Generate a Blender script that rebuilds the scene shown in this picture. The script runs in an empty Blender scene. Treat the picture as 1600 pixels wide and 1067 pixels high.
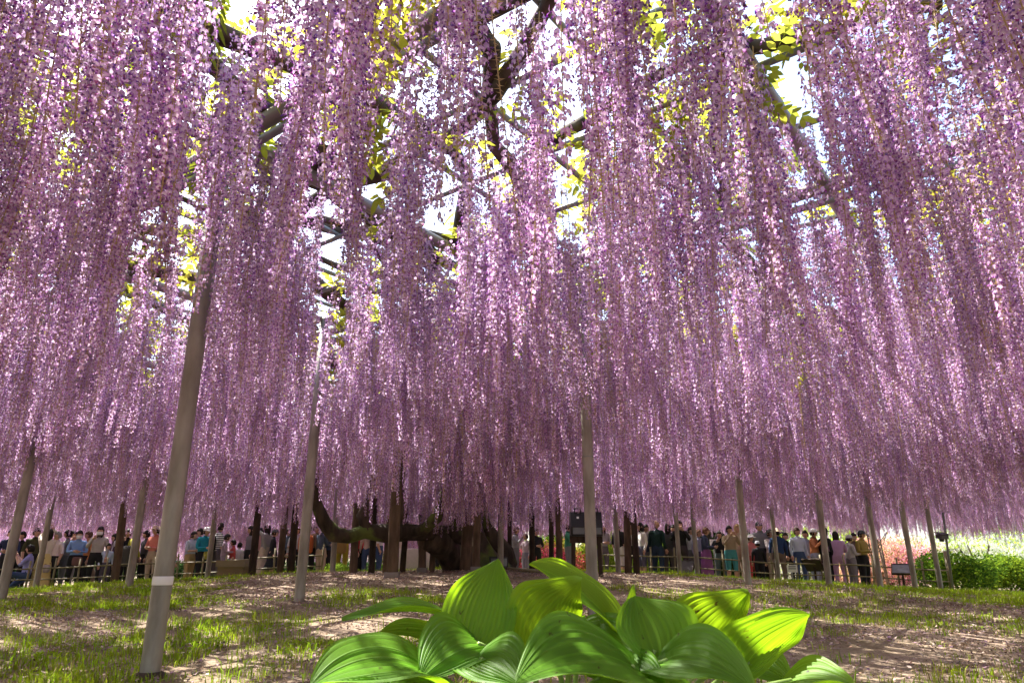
import bpy, math, random
import numpy as np
from mathutils import Vector, Matrix, Euler

R = math.radians
rnd = random.Random(7)
rng = np.random.default_rng(11)
scene = bpy.context.scene
C = scene.collection

# ------------------------------------------------------------------ camera, sky, sun, exposure
F = 1100.0                      # focal length in photograph pixels (1600 wide)
PITCH = R(17.7)
CAM = Vector((0.0, 0.0, 0.83))
cam_d = bpy.data.cameras.new("camera")
cam_d.sensor_width = 36.0
cam_d.lens = 36.0 * F / 1600.0
cam_d.clip_start = 0.05
cam_d.clip_end = 2000
cam = bpy.data.objects.new("camera", cam_d)
cam.location = CAM
cam.rotation_euler = (R(90) + PITCH, 0, 0)
C.objects.link(cam)
scene.camera = cam

SUN_AZ = R(-48)                 # from +Y, negative = towards -X (left, ahead of the camera)
SUN_EL = R(58)
world = bpy.data.worlds.new("World")
scene.world = world
world.use_nodes = True
wn = world.node_tree
bg = wn.nodes["Background"]
sky = wn.nodes.new("ShaderNodeTexSky")
sky.sky_type = 'NISHITA'
sky.sun_disc = False
sky.sun_elevation = SUN_EL
sky.sun_rotation = SUN_AZ
sky.air_density = 1.0
sky.dust_density = 2.5
sky.ozone_density = 1.0
bg.inputs["Strength"].default_value = 0.15
wn.links.new(sky.outputs[0], bg.inputs["Color"])

sun_d = bpy.data.lights.new("sun", 'SUN')
sun_d.energy = 5.0
sun_d.angle = R(0.53)
sun_d.color = (1.0, 0.955, 0.88)
sun = bpy.data.objects.new("sun", sun_d)
sd = Vector((math.sin(SUN_AZ) * math.cos(SUN_EL), math.cos(SUN_AZ) * math.cos(SUN_EL), math.sin(SUN_EL)))
sun.rotation_euler = sd.to_track_quat('Z', 'Y').to_euler()
sun.location = (-10, 10, 30)
C.objects.link(sun)

vs = scene.view_settings
vs.view_transform = 'Standard'
vs.look = 'None'
vs.exposure = 2.05
vs.gamma = 1.0
vs.use_curve_mapping = False
cy = scene.cycles
cy.max_bounces = 8
cy.diffuse_bounces = 6
cy.glossy_bounces = 2
cy.transmission_bounces = 7
cy.transparent_max_bounces = 4
cy.caustics_reflective = False
cy.caustics_refractive = False

# ------------------------------------------------------------------ helpers
FWD = Vector((0, math.cos(PITCH), math.sin(PITCH)))
UPV = Vector((0, -math.sin(PITCH), math.cos(PITCH)))


def at(u, v, depth):
    """world point seen at photograph pixel (u, v), `depth` metres along the optical axis"""
    return CAM + depth * (FWD + Vector((1, 0, 0)) * ((u - 800) / F) + UPV * ((533.5 - v) / F))


TX, TY = -0.8, 14.5             # foot of the old wisteria


def gz(x, y):
    r2 = (x - TX) ** 2 + (y - TY) ** 2
    return (0.75 * np.exp(-r2 / 102.0) + 0.018 * np.sin(x * 1.7 + 0.6 * y) * np.exp(-r2 / 500) +
            0.014 * np.sin(2.9 * y - 1.3 * x + 1.0) * np.exp(-r2 / 500))


def tag(o, label=None, cat=None, group=None, kind=None):
    if label: o["label"] = label
    if cat: o["category"] = cat
    if group: o["group"] = group
    if kind: o["kind"] = kind
    return o


def empty(name, loc=(0, 0, 0), rz=0.0):
    o = bpy.data.objects.new(name, None)
    o.empty_display_size = 0.2
    o.location = loc
    o.rotation_euler = (0, 0, rz)
    C.objects.link(o)
    return o


def mesh(name, verts, faces, smooth=False, mats=(), mi=None, col=None):
    me = bpy.data.meshes.new(name)
    me.from_pydata([tuple(v) for v in verts], [], [tuple(f) for f in faces])
    for m in mats:
        me.materials.append(m)
    if mi is not None:
        me.polygons.foreach_set("material_index", np.asarray(mi, dtype=np.int32))
    if smooth:
        me.polygons.foreach_set("use_smooth", np.ones(len(me.polygons), dtype=bool))
    if col is not None:                                  # a per-vertex colour of the thing itself
        a = me.color_attributes.new("tint", 'FLOAT_COLOR', 'POINT')
        c = np.ones((len(verts), 4), dtype=np.float32)
        c[:, :3] = np.asarray(col)
        a.data.foreach_set("color", c.ravel())
    me.update()
    return me


def link(name, me, parent=None, loc=None, rot=None, scl=None, mat=None):
    o = bpy.data.objects.new(name, me)
    C.objects.link(o)
    if mat is not None:
        me.materials.clear(); me.materials.append(mat)
    if parent is not None: o.parent = parent
    if loc is not None: o.location = loc
    if rot is not None: o.rotation_euler = rot
    if scl is not None: o.scale = scl
    return o


class MB:
    def __init__(s):
        s.v = []; s.f = []; s.m = []; s.c = []

    def add(s, verts, faces, m=0, c=None):
        n = len(s.v)
        s.v += [tuple(p) for p in verts]
        s.f += [tuple(i + n for i in f) for f in faces]
        s.m += [m] * len(faces)
        if c is not None:
            s.c += [tuple(c)] * len(verts)

    def box(s, x0, x1, y0, y1, z0, z1, m=0):
        s.add([(x0, y0, z0), (x1, y0, z0), (x1, y1, z0), (x0, y1, z0), (x0, y0, z1), (x1, y0, z1), (x1, y1, z1), (x0, y1, z1)],
              [(0, 3, 2, 1), (4, 5, 6, 7), (0, 1, 5, 4), (1, 2, 6, 5), (2, 3, 7, 6), (3, 0, 4, 7)], m)

    def tube(s, pts, rad, seg=8, m=0, caps=True):
        pts = [Vector(p) for p in pts]
        if not hasattr(rad, '__len__'): rad = [rad] * len(pts)
        base = len(s.v)
        prev = None
        for i, p in enumerate(pts):
            t = (pts[min(i + 1, len(pts) - 1)] - pts[max(i - 1, 0)]).normalized()
            if prev is None:
                a = t.orthogonal().normalized()
            else:
                a = (prev - t * prev.dot(t)).normalized()
            prev = a
            b = t.cross(a)
            for k in range(seg):
                an = 2 * math.pi * k / seg
                s.v.append(tuple(p + (a * math.cos(an) + b * math.sin(an)) * rad[i]))
        for i in range(len(pts) - 1):
            for k in range(seg):
                k2 = (k + 1) % seg
                s.f.append((base + i * seg + k, base + i * seg + k2, base + (i + 1) * seg + k2, base + (i + 1) * seg + k)); s.m.append(m)
        if caps:
            s.f.append(tuple(base + k for k in reversed(range(seg)))); s.m.append(m)
            e = base + (len(pts) - 1) * seg
            s.f.append(tuple(e + k for k in range(seg))); s.m.append(m)

    def lathe(s, prof, seg=14, m=0, off=(0, 0, 0), sx=1.0, sy=1.0):
        base = len(s.v)
        for r, z in prof:
            for k in range(seg):
                a = 2 * math.pi * k / seg
                s.v.append((off[0] + r * math.cos(a) * sx, off[1] + r * math.sin(a) * sy, off[2] + z))
        for i in range(len(prof) - 1):
            for k in range(seg):
                k2 = (k + 1) % seg
                s.f.append((base + i * seg + k, base + i * seg + k2, base + (i + 1) * seg + k2, base + (i + 1) * seg + k)); s.m.append(m)

    def ball(s, c, r, seg=10, rings=7, m=0):
        rx, ry, rz_ = r if hasattr(r, '__len__') else (r, r, r)
        prof = [(max(1e-4, math.sin(math.pi * i / rings)), -math.cos(math.pi * i / rings)) for i in range(rings + 1)]
        base = len(s.v)
        for q, z in prof:
            for k in range(seg):
                a = 2 * math.pi * k / seg
                s.v.append((c[0] + rx * q * math.cos(a), c[1] + ry * q * math.sin(a), c[2] + rz_ * z))
        for i in range(rings):
            for k in range(seg):
                k2 = (k + 1) % seg
                s.f.append((base + i * seg + k, base + i * seg + k2, base + (i + 1) * seg + k2, base + (i + 1) * seg + k)); s.m.append(m)

    def me(s, name, mats=(), smooth=False):
        return mesh(name, s.v, s.f, smooth, mats, s.m, s.c if s.c else None)

    def build(s, name, mat, parent=None, smooth=False, **kw):
        mats = mat if isinstance(mat, (list, tuple)) else [mat]
        return link(name, s.me(name, mats, smooth), parent, **kw)


# ------------------------------------------------------------------ materials
def mat_new(name):
    m = bpy.data.materials.new(name)
    m.use_nodes = True
    nt = m.node_tree
    nt.nodes.clear()
    out = nt.nodes.new("ShaderNodeOutputMaterial")
    return m, nt, out


def plain(name, col, rough=0.7, metal=0.0, noise=0.25, scale=8.0, bump=0.0, spec=0.4):
    m, nt, out = mat_new(name)
    p = nt.nodes.new("ShaderNodeBsdfPrincipled")
    p.inputs["Roughness"].default_value = rough
    p.inputs["Metallic"].default_value = metal
    p.inputs["Specular IOR Level"].default_value = spec
    tc = nt.nodes.new("ShaderNodeTexCoord")
    nz = nt.nodes.new("ShaderNodeTexNoise")
    nz.inputs["Scale"].default_value = scale
    nz.inputs["Detail"].default_value = 5
    nt.links.new(tc.outputs["Object"], nz.inputs["Vector"])
    mx = nt.nodes.new("ShaderNodeMix"); mx.data_type = 'RGBA'
    mx.inputs["A"].default_value = (*[c * (1 - noise) for c in col], 1)
    mx.inputs["B"].default_value = (*[min(1, c * (1 + noise)) for c in col], 1)
    nt.links.new(nz.outputs["Fac"], mx.inputs["Factor"])
    nt.links.new(mx.outputs["Result"], p.inputs["Base Color"])
    if bump:
        b = nt.nodes.new("ShaderNodeBump")
        b.inputs["Strength"].default_value = bump
        b.inputs["Distance"].default_value = 0.02
        nt.links.new(nz.outputs["Fac"], b.inputs["Height"])
        nt.links.new(b.outputs[0], p.inputs["Normal"])
    nt.links.new(p.outputs[0], out.inputs[0])
    return m


def petal(name, trans=0.45, gain=1.0, vary=0.35, gloss=0.0, hue=0.02):
    """thin leaf or petal: tint attribute, diffuse + translucent, each instance a little different"""
    m, nt, out = mat_new(name)
    at_ = nt.nodes.new("ShaderNodeAttribute"); at_.attribute_name = "tint"
    oi = nt.nodes.new("ShaderNodeObjectInfo")
    hs = nt.nodes.new("ShaderNodeHueSaturation")
    mr = nt.nodes.new("ShaderNodeMapRange")
    mr.inputs["To Min"].default_value = gain * (1 - vary)
    mr.inputs["To Max"].default_value = gain * (1 + vary)
    nt.links.new(oi.outputs["Random"], mr.inputs["Value"])
    nt.links.new(mr.outputs[0], hs.inputs["Value"])
    wn_ = nt.nodes.new("ShaderNodeTexWhiteNoise"); wn_.noise_dimensions = '1D'
    nt.links.new(oi.outputs["Random"], wn_.inputs["W"])
    mr2 = nt.nodes.new("ShaderNodeMapRange")
    mr2.inputs["To Min"].default_value = 0.5 - hue
    mr2.inputs["To Max"].default_value = 0.5 + hue
    nt.links.new(wn_.outputs["Value"], mr2.inputs["Value"])
    nt.links.new(mr2.outputs[0], hs.inputs["Hue"])
    nt.links.new(at_.outputs["Color"], hs.inputs["Color"])
    d = nt.nodes.new("ShaderNodeBsdfDiffuse")
    t = nt.nodes.new("ShaderNodeBsdfTranslucent")
    nt.links.new(hs.outputs[0], d.inputs["Color"])
    nt.links.new(hs.outputs[0], t.inputs["Color"])
    mx = nt.nodes.new("ShaderNodeMixShader"); mx.inputs[0].default_value = trans
    nt.links.new(d.outputs[0], mx.inputs[1]); nt.links.new(t.outputs[0], mx.inputs[2])
    last = mx
    if gloss:
        g = nt.nodes.new("ShaderNodeBsdfGlossy"); g.inputs["Roughness"].default_value = 0.4
        m2 = nt.nodes.new("ShaderNodeMixShader"); m2.inputs[0].default_value = gloss
        nt.links.new(mx.outputs[0], m2.inputs[1]); nt.links.new(g.outputs[0], m2.inputs[2])
        last = m2
    nt.links.new(last.outputs[0], out.inputs[0])
    return m


def bark(name, dark, light, moss=None, scale=6.0):
    m, nt, out = mat_new(name)
    p = nt.nodes.new("ShaderNodeBsdfPrincipled"); p.inputs["Roughness"].default_value = 0.9
    p.inputs["Specular IOR Level"].default_value = 0.2
    tc = nt.nodes.new("ShaderNodeTexCoord")
    mp = nt.nodes.new("ShaderNodeMapping"); mp.inputs["Scale"].default_value = (1, 1, 0.25)
    nt.links.new(tc.outputs["Object"], mp.inputs[0])
    nz = nt.nodes.new("ShaderNodeTexNoise"); nz.inputs["Scale"].default_value = scale; nz.inputs["Detail"].default_value = 8
    nt.links.new(mp.outputs[0], nz.inputs["Vector"])
    cr = nt.nodes.new("ShaderNodeValToRGB")
    cr.color_ramp.elements[0].position = 0.35; cr.color_ramp.elements[0].color = (*dark, 1)
    cr.color_ramp.elements[1].position = 0.7; cr.color_ramp.elements[1].color = (*light, 1)
    nt.links.new(nz.outputs["Fac"], cr.inputs[0])
    src = cr.outputs[0]
    if moss:
        n2 = nt.nodes.new("ShaderNodeTexNoise"); n2.inputs["Scale"].default_value = 2.2; n2.inputs["Detail"].default_value = 4
        nt.links.new(tc.outputs["Object"], n2.inputs["Vector"])
        r2 = nt.nodes.new("ShaderNodeValToRGB")
        r2.color_ramp.elements[0].position = 0.5; r2.color_ramp.elements[1].position = 0.62
        nt.links.new(n2.outputs["Fac"], r2.inputs[0])
        mx = nt.nodes.new("ShaderNodeMix"); mx.data_type = 'RGBA'
        nt.links.new(r2.outputs[0], mx.inputs["Factor"])
        nt.links.new(cr.outputs[0], mx.inputs["A"]); mx.inputs["B"].default_value = (*moss, 1)
        src = mx.outputs["Result"]
    nt.links.new(src, p.inputs["Base Color"])
    b = nt.nodes.new("ShaderNodeBump"); b.inputs["Strength"].default_value = 0.8; b.inputs["Distance"].default_value = 0.03
    nt.links.new(nz.outputs["Fac"], b.inputs["Height"]); nt.links.new(b.outputs[0], p.inputs["Normal"])
    nt.links.new(p.outputs[0], out.inputs[0])
    return m


M_FLOWER = petal("wisteria_petals", 0.48, 1.0, 0.3, hue=0.022)
M_STEM = plain("raceme_stem", (0.42, 0.31, 0.12), 0.7)
M_LEAF = petal("wisteria_leaves", 0.55, 1.0, 0.3)
M_GRASS = petal("grass_blades", 0.45, 1.0, 0.25)
M_LITTER = petal("fallen_petals", 0.1, 1.0, 0.25)
M_FOL = petal("foliage", 0.4, 1.0, 0.2)
M_BARK = bark("old_bark", (0.03, 0.022, 0.017), (0.12, 0.09, 0.065))
M_MOSSY = bark("mossy_bark", (0.02, 0.015, 0.011), (0.085, 0.065, 0.045), (0.10, 0.13, 0.03))
M_POSTWOOD = bark("post_wood", (0.07, 0.048, 0.032), (0.17, 0.12, 0.08), scale=9)
M_DARKWOOD = bark("dark_post_wood", (0.025, 0.018, 0.013), (0.075, 0.053, 0.038), scale=9)


def post_metal():
    m, nt, out = mat_new("painted_steel_post")
    p = nt.nodes.new("ShaderNodeBsdfPrincipled")
    p.inputs["Roughness"].default_value = 0.42; p.inputs["Metallic"].default_value = 0.35
    tc = nt.nodes.new("ShaderNodeTexCoord")
    mp = nt.nodes.new("ShaderNodeMapping"); mp.inputs["Scale"].default_value = (3, 3, 0.8)
    nt.links.new(tc.outputs["Object"], mp.inputs[0])
    nz = nt.nodes.new("ShaderNodeTexNoise"); nz.inputs["Scale"].default_value = 3; nz.inputs["Detail"].default_value = 8
    nt.links.new(mp.outputs[0], nz.inputs["Vector"])
    cr = nt.nodes.new("ShaderNodeValToRGB")
    e = cr.color_ramp.elements
    e[0].position = 0.33; e[0].color = (0.15, 0.13, 0.10, 1)
    e[1].position = 0.66; e[1].color = (0.31, 0.285, 0.235, 1)
    nt.links.new(nz.outputs["Fac"], cr.inputs[0])
    nt.links.new(cr.outputs[0], p.inputs["Base Color"])
    n2 = nt.nodes.new("ShaderNodeTexNoise"); n2.inputs["Scale"].default_value = 40
    nt.links.new(tc.outputs["Object"], n2.inputs["Vector"])
    b = nt.nodes.new("ShaderNodeBump"); b.inputs["Strength"].default_value = 0.15; b.inputs["Distance"].default_value = 0.005
    nt.links.new(n2.outputs["Fac"], b.inputs["Height"]); nt.links.new(b.outputs[0], p.inputs["Normal"])
    nt.links.new(p.outputs[0], out.inputs[0])
    return m


M_POST = post_metal()
M_BEAM = plain("beam_steel", (0.22, 0.19, 0.17), 0.5, 0.3, 0.3, 12)
M_POLE = plain("lattice_pole", (0.20, 0.20, 0.19), 0.5, 0.2, 0.3, 12)
M_TAPE = plain("white_tape", (0.72, 0.70, 0.66), 0.6, 0, 0.08)
M_BAMBOO = plain("weathered_bamboo", (0.19, 0.16, 0.08), 0.6, 0, 0.35, 5)
M_BLACK = plain("black_metal", (0.018, 0.018, 0.02), 0.45, 0.2, 0.2)
M_GLASS = plain("lamp_glass", (0.10, 0.11, 0.12), 0.15, 0, 0.1)
M_WHITE = plain("white_board", (0.75, 0.74, 0.72), 0.6, 0, 0.06)
M_INK = plain("dark_print", (0.05, 0.05, 0.06), 0.7, 0, 0.1)


def ground_mat():
    m, nt, out = mat_new("trodden_earth")
    p = nt.nodes.new("ShaderNodeBsdfPrincipled"); p.inputs["Roughness"].default_value = 0.95
    p.inputs["Specular IOR Level"].default_value = 0.1
    tc = nt.nodes.new("ShaderNodeTexCoord")
    n1 = nt.nodes.new("ShaderNodeTexNoise"); n1.inputs["Scale"].default_value = 0.9; n1.inputs["Detail"].default_value = 6
    n2 = nt.nodes.new("ShaderNodeTexNoise"); n2.inputs["Scale"].default_value = 22; n2.inputs["Detail"].default_value = 8; n2.inputs["Roughness"].default_value = 0.7
    n3 = nt.nodes.new("ShaderNodeTexVoronoi"); n3.inputs["Scale"].default_value = 55
    for n in (n1, n2, n3): nt.links.new(tc.outputs["Object"], n.inputs["Vector"])
    c1 = nt.nodes.new("ShaderNodeValToRGB"); e = c1.color_ramp.elements
    e[0].position = 0.3; e[0].color = (0.145, 0.105, 0.075, 1)
    e[1].position = 0.7; e[1].color = (0.40, 0.305, 0.225, 1)
    nt.links.new(n2.outputs["Fac"], c1.inputs[0])
    mx = nt.nodes.new("ShaderNodeMix"); mx.data_type = 'RGBA'
    mr = nt.nodes.new("ShaderNodeMapRange"); mr.inputs["From Min"].default_value = 0.45; mr.inputs["From Max"].default_value = 0.65; mr.inputs["To Max"].default_value = 0.5
    nt.links.new(n1.outputs["Fac"], mr.inputs["Value"]); nt.links.new(mr.outputs[0], mx.inputs["Factor"])
    nt.links.new(c1.outputs[0], mx.inputs["A"]); mx.inputs["B"].default_value = (0.16, 0.13, 0.06, 1)
    m3 = nt.nodes.new("ShaderNodeMix"); m3.data_type = 'RGBA'; m3.blend_type = 'MIX'
    r3 = nt.nodes.new("ShaderNodeMapRange"); r3.inputs["From Min"].default_value = 0.0; r3.inputs["From Max"].default_value = 0.35; r3.inputs["To Min"].default_value = 0.55; r3.inputs["To Max"].default_value = 0.0
    nt.links.new(n3.outputs["Distance"], r3.inputs["Value"]); nt.links.new(r3.outputs[0], m3.inputs["Factor"])
    nt.links.new(mx.outputs["Result"], m3.inputs["A"]); m3.inputs["B"].default_value = (0.34, 0.255, 0.17, 1)
    nt.links.new(m3.outputs["Result"], p.inputs["Base Color"])
    b = nt.nodes.new("ShaderNodeBump"); b.inputs["Strength"].default_value = 0.9; b.inputs["Distance"].default_value = 0.03
    nt.links.new(n2.outputs["Fac"], b.inputs["Height"]); nt.links.new(b.outputs[0], p.inputs["Normal"])
    nt.links.new(p.outputs[0], out.inputs[0])
    return m


# ------------------------------------------------------------------ ground and path
def build_ground():
    # fine near the camera, coarse to the horizon
    a = np.concatenate([-np.geomspace(26, 600, 14)[::-1], np.linspace(-25, 25, 126), np.geomspace(26, 600, 14)])
    b = np.concatenate([-np.geomspace(3, 300, 10)[::-1], np.linspace(-2, 34, 121), np.geomspace(35, 900, 16)])
    X, Y = np.meshgrid(a, b)
    Z = gz(X, Y)
    nx, ny = len(a), len(b)
    V = np.stack([X.ravel(), Y.ravel(), Z.ravel()], 1)
    idx = np.arange(nx * ny).reshape(ny, nx)
    f = np.stack([idx[:-1, :-1].ravel(), idx[:-1, 1:].ravel(), idx[1:, 1:].ravel(), idx[1:, :-1].ravel()], 1)
    o = link("ground", mesh("ground", V, f, True), mat=ground_mat())
    tag(o, kind="structure")
    # a pale path of rammed sand round the far foot of the mound
    xs = np.linspace(-60, 60, 121)
    rows = np.linspace(0, 1, 9)
    V = []
    for t in rows:
        for x in xs:
            y = 20.3 + 7.2 * t - 0.012 * x * x * 0.25
            V.append((x, y, float(gz(x, y)) + 0.012))
    n = len(xs)
    f = [(r * n + i, r * n + i + 1, (r + 1) * n + i + 1, (r + 1) * n + i) for r in range(len(rows) - 1) for i in range(n - 1)]
    o = link("path", mesh("path", V, f, True), mat=plain("sandy_path", (0.33, 0.27, 0.20), 0.95, 0, 0.25, 4, 0.3))
    tag(o, kind="structure")


build_ground()


# ------------------------------------------------------------------ scattering
def collection_of(name, meshes):
    col = bpy.data.collections.new(name)
    for i, me in enumerate(meshes):
        col.objects.link(bpy.data.objects.new(f"{name}_{i:02d}", me))
    return col


def scatter(name, pts, rots, scls, idx, col, parent=None):
    me = bpy.data.meshes.new(name)
    me.from_pydata([tuple(p) for p in pts], [], [])
    for an, ty, data in (("rot", 'FLOAT_VECTOR', rots), ("scl", 'FLOAT_VECTOR', scls)):
        a = me.attributes.new(an, ty, 'POINT')
        a.data.foreach_set("vector", np.asarray(data, dtype=np.float32).ravel())
    a = me.attributes.new("idx", 'INT', 'POINT')
    a.data.foreach_set("value", np.asarray(idx, dtype=np.int32))
    o = link(name, me, parent)
    ng = bpy.data.node_groups.new(name, 'GeometryNodeTree')
    ng.interface.new_socket("Geometry", in_out='INPUT', socket_type='NodeSocketGeometry')
    ng.interface.new_socket("Geometry", in_out='OUTPUT', socket_type='NodeSocketGeometry')
    N = ng.nodes
    gi = N.new("NodeGroupInput"); go = N.new("NodeGroupOutput")
    ci = N.new("GeometryNodeCollectionInfo")
    ci.inputs["Collection"].default_value = col
    ci.inputs["Separate Children"].default_value = True
    ci.inputs["Reset Children"].default_value = True
    ip = N.new("GeometryNodeInstanceOnPoints")
    ip.inputs["Pick Instance"].default_value = True

    def named(n, ty):
        q = N.new("GeometryNodeInputNamedAttribute"); q.data_type = ty; q.inputs["Name"].default_value = n
        return q.outputs["Attribute"]
    L = ng.links
    L.new(gi.outputs[0], ip.inputs["Points"])
    L.new(ci.outputs[0], ip.inputs["Instance"])
    L.new(named("idx", 'INT'), ip.inputs["Instance Index"])
    L.new(named("rot", 'FLOAT_VECTOR'), ip.inputs["Rotation"])
    L.new(named("scl", 'FLOAT_VECTOR'), ip.inputs["Scale"])
    L.new(ip.outputs[0], go.inputs[0])
    md = o.modifiers.new("scatter", 'NODES')
    md.node_group = ng
    return o


# smooth value noise in plan
_ng = rng.random((64, 64))


def vnoise(x, y):
    x = np.asarray(x, float); y = np.asarray(y, float)
    xi = np.floor(x).astype(int); yi = np.floor(y).astype(int)
    fx = x - xi; fy = y - yi
    fx = fx * fx * (3 - 2 * fx); fy = fy * fy * (3 - 2 * fy)
    g = lambda a, b: _ng[a % 64, b % 64]
    return (g(xi, yi) * (1 - fx) + g(xi + 1, yi) * fx) * (1 - fy) + (g(xi, yi + 1) * (1 - fx) + g(xi + 1, yi + 1) * fx) * fy


# ------------------------------------------------------------------ wisteria racemes
def floret_rows(kind, r, full=True):
    """one pea flower pointing along +X, pedicel at the origin; returns verts, faces, tints"""
    s = r
    v = []; f = []; c = []
    lo = (0.60, 0.43, 0.67); hi = (0.86, 0.76, 0.86); deep = (0.285, 0.10, 0.36)
    tone = rng.random()
    k = 0.85 + 0.5 * rng.random()
    warm = rng.random() * 0.08
    ban = [min(0.9, k * (lo[i] * (1 - tone) + (0.425, 0.22, 0.505)[i] * tone) + (warm, 0, 0)[i]) for i in range(3)]
    # banner: a rounded reflexed petal standing across the flower
    n = 6
    v.append((0.25 * s, 0, 0.15 * s)); c.append([min(1, b * 0.5 + 0.42) for b in (hi[0] * .8, hi[1] * .75, hi[2] * .7)])
    for i in range(n):
        a = math.pi * (-0.15 + 1.30 * i / (n - 1))
        yy = math.cos(a) * 0.55 * s; zz = 0.10 * s + math.sin(a) * 0.72 * s
        xx = 0.18 * s - 0.22 * s * (math.sin(a)) ** 2 + 0.10 * s * abs(math.cos(a))
        v.append((xx, yy, zz)); c.append(ban)
    f += [(0, i, i + 1) for i in range(1, n)]
    # wings and keel: a folded tongue pointing out and down
    b = len(v)
    v += [(0.2 * s, 0, 0.12 * s), (0.62 * s, 0.26 * s, -0.02 * s), (0.95 * s, 0, -0.30 * s), (0.62 * s, -0.26 * s, -0.02 * s), (0.5 * s, 0, -0.32 * s)]
    d = [deep[i] * (0.7 + 0.7 * rng.random()) for i in range(3)]
    c += [ban, d, d, d, d]
    f += [(b, b + 1, b + 2), (b, b + 2, b + 3), (b + 1, b + 4, b + 2), (b + 3, b + 2, b + 4)]
    return v, f, c


def make_raceme(length, radius, faded, white=False):
    fv, ff, fc = [], [], []
    st = MB()
    sway = [(0.02 * math.sin(3 * t + length * 9), 0.02 * math.cos(2.3 * t + length * 5), -length * t) for t in np.linspace(0, 1, 9)]
    st.tube(sway, [0.0019 * (1 - 0.6 * i / 8) + 0.0008 for i in range(9)], 4, caps=False)
    n = int(length * 180)
    ang = rng.random() * 6
    for i in range(n):
        t = (i + 0.5) / n
        if t < 0.03: continue
        ang += 2.399 + rng.normal(0, 0.25)
        z = -length * t + rng.normal(0, 0.008)
        prof = (1 - 0.72 * t ** 1.6)
        rad = radius * prof * (0.72 + 0.45 * rng.random())
        bx, by = np.interp(t, np.linspace(0, 1, 9), [p[0] for p in sway]), np.interp(t, np.linspace(0, 1, 9), [p[1] for p in sway])
        ca, sa = math.cos(ang), math.sin(ang)
        tip = (bx + ca * rad * 0.7, by + sa * rad * 0.7, z - rad * 0.05)
        # pedicel: a sliver
        q = 0.0022 if faded else 0.0012
        st.add([(bx, by, z - q), (bx, by, z + q), (tip[0], tip[1], tip[2] + rad * .12)], [(0, 1, 2)])
        if faded and t < faded and rng.random() < 0.9: continue
        size = 0.0238 * (0.42 + 0.58 * prof) * (0.8 + 0.4 * rng.random())
        v, f, c = floret_rows(0, size)
        # tilt: droop and twist
        tw = rng.normal(0, 0.45); dr = rng.normal(-0.15, 0.35)
        ct, s_t = math.cos(tw), math.sin(tw); cd, s_d = math.cos(dr), math.sin(dr)
        base = len(fv)
        for (x, y, zz) in v:
            x2, z2 = x * cd - zz * s_d, x * s_d + zz * cd
            y3, z3 = y * ct - z2 * s_t, y * s_t + z2 * ct
            fv.append((tip[0] + ca * x2 - sa * y3, tip[1] + sa * x2 + ca * y3, tip[2] + z3))
        ff += [tuple(base + j for j in q_) for q_ in f]
        fc += c
    fc = np.array(fc)
    if white:
        g = fc.mean(1, keepdims=True)
        fc = np.clip(0.55 + 0.5 * g * np.array([[1.0, 1.0, 0.86]]), 0, 0.88)
    blossom = mesh("blossoms", fv, ff, False, [M_FLOWER], None, fc)
    stem = mesh("stem", st.v, st.f, False, [M_STEM])
    nb = len(fv)
    joint = mesh("raceme", list(fv) + list(st.v), list(ff) + [tuple(i + nb for i in q) for q in st.f], False, [M_FLOWER, M_STEM],
                 [0] * len(ff) + [1] * len(st.f), np.concatenate([fc, np.full((len(st.v), 3), 0.3)]))
    return blossom, stem, joint


specs = [(1.15, .070, 0), (1.05, .064, 0), (1.30, .066, 0), (0.9, .068, 0), (1.2, .074, 0), (1.0, .07, 0.0), (1.35, .06, 0),
         (1.1, .066, .35), (1.2, .06, .55), (1.0, .064, .22), (1.15, .05, .97)]
RAC = [make_raceme(s[0], s[1] * .84, s[2]) for s in specs]
RAC_P = np.array([.11, .11, .10, .10, .11, .10, .08, .11, .08, .08, .06]); RAC_P /= RAC_P.sum()
RAC_COL = collection_of("raceme_kind", [r[2] for r in RAC])
RAC_LEN = np.array([s[0] for s in specs])

ZT = 3.60                        # height of the trellis
A0 = np.array([-1.9, 4.13])      # a crossing of the main beams, over the taped post
E1 = np.array([.8, -.6]); E2 = np.array([.6, .8])
RAD = 19.5                       # reach of the old tree


def edge(x, y):
    """1 at the trunk, 0 at the rim of the canopy"""
    th = np.arctan2(y - TY, x - TX)
    rr = np.hypot(x - TX, y - TY) / (RAD * (1 + 0.04 * np.sin(3 * th + 1) + 0.03 * np.sin(7 * th)))
    return 1 - rr


# steel posts of the trellis: photograph column and pixel width of each foot
POSTS = [(258, 33, 1), (472, 18, 0), (206, 13, 0), (12, 16, 0), (62, 9.5, 0), (326, 9, 0), (520, 10, 0), (925, 20.5, 2), (1166, 12.5, 0),
         (1292, 11, 0), (1371, 10, 0), (1425, 9, 0), (1464, 8.5, 0), (966, 9.5, 0), (1062, 8, 0), (1089, 8, 0), (782, 10.5, 0), (1215, 7.6, 0)]
post_xy = []
for u, w, k in POSTS:
    d = 0.12 * F / w
    post_xy.append(((u - 800) / F * d, d / math.cos(PITCH)))


def raceme_sites():
    area = 4 * (RAD * 1.1) ** 2
    n = int(area * 12.0)
    x = TX + (rng.random(n) * 2 - 1) * RAD * 1.1
    y = TY + (rng.random(n) * 2 - 1) * RAD * 1.1
    e = edge(x, y)
    dens = 0.58 + 0.48 * vnoise(x * 0.9 + 7, y * 0.9 + 3) ** 1.2
    keep = (e > 0) & (rng.random(n) < dens)
    x, y = x[keep], y[keep]
    k = rng.choice([1, 2, 3, 4, 5, 6], len(x), p=[.14, .2, .22, .2, .14, .10])
    X = np.repeat(x, k); Y = np.repeat(y, k)
    X = X + rng.normal(0, 0.115, len(X)); Y = Y + rng.normal(0, 0.115, len(Y))
    return X, Y


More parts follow.
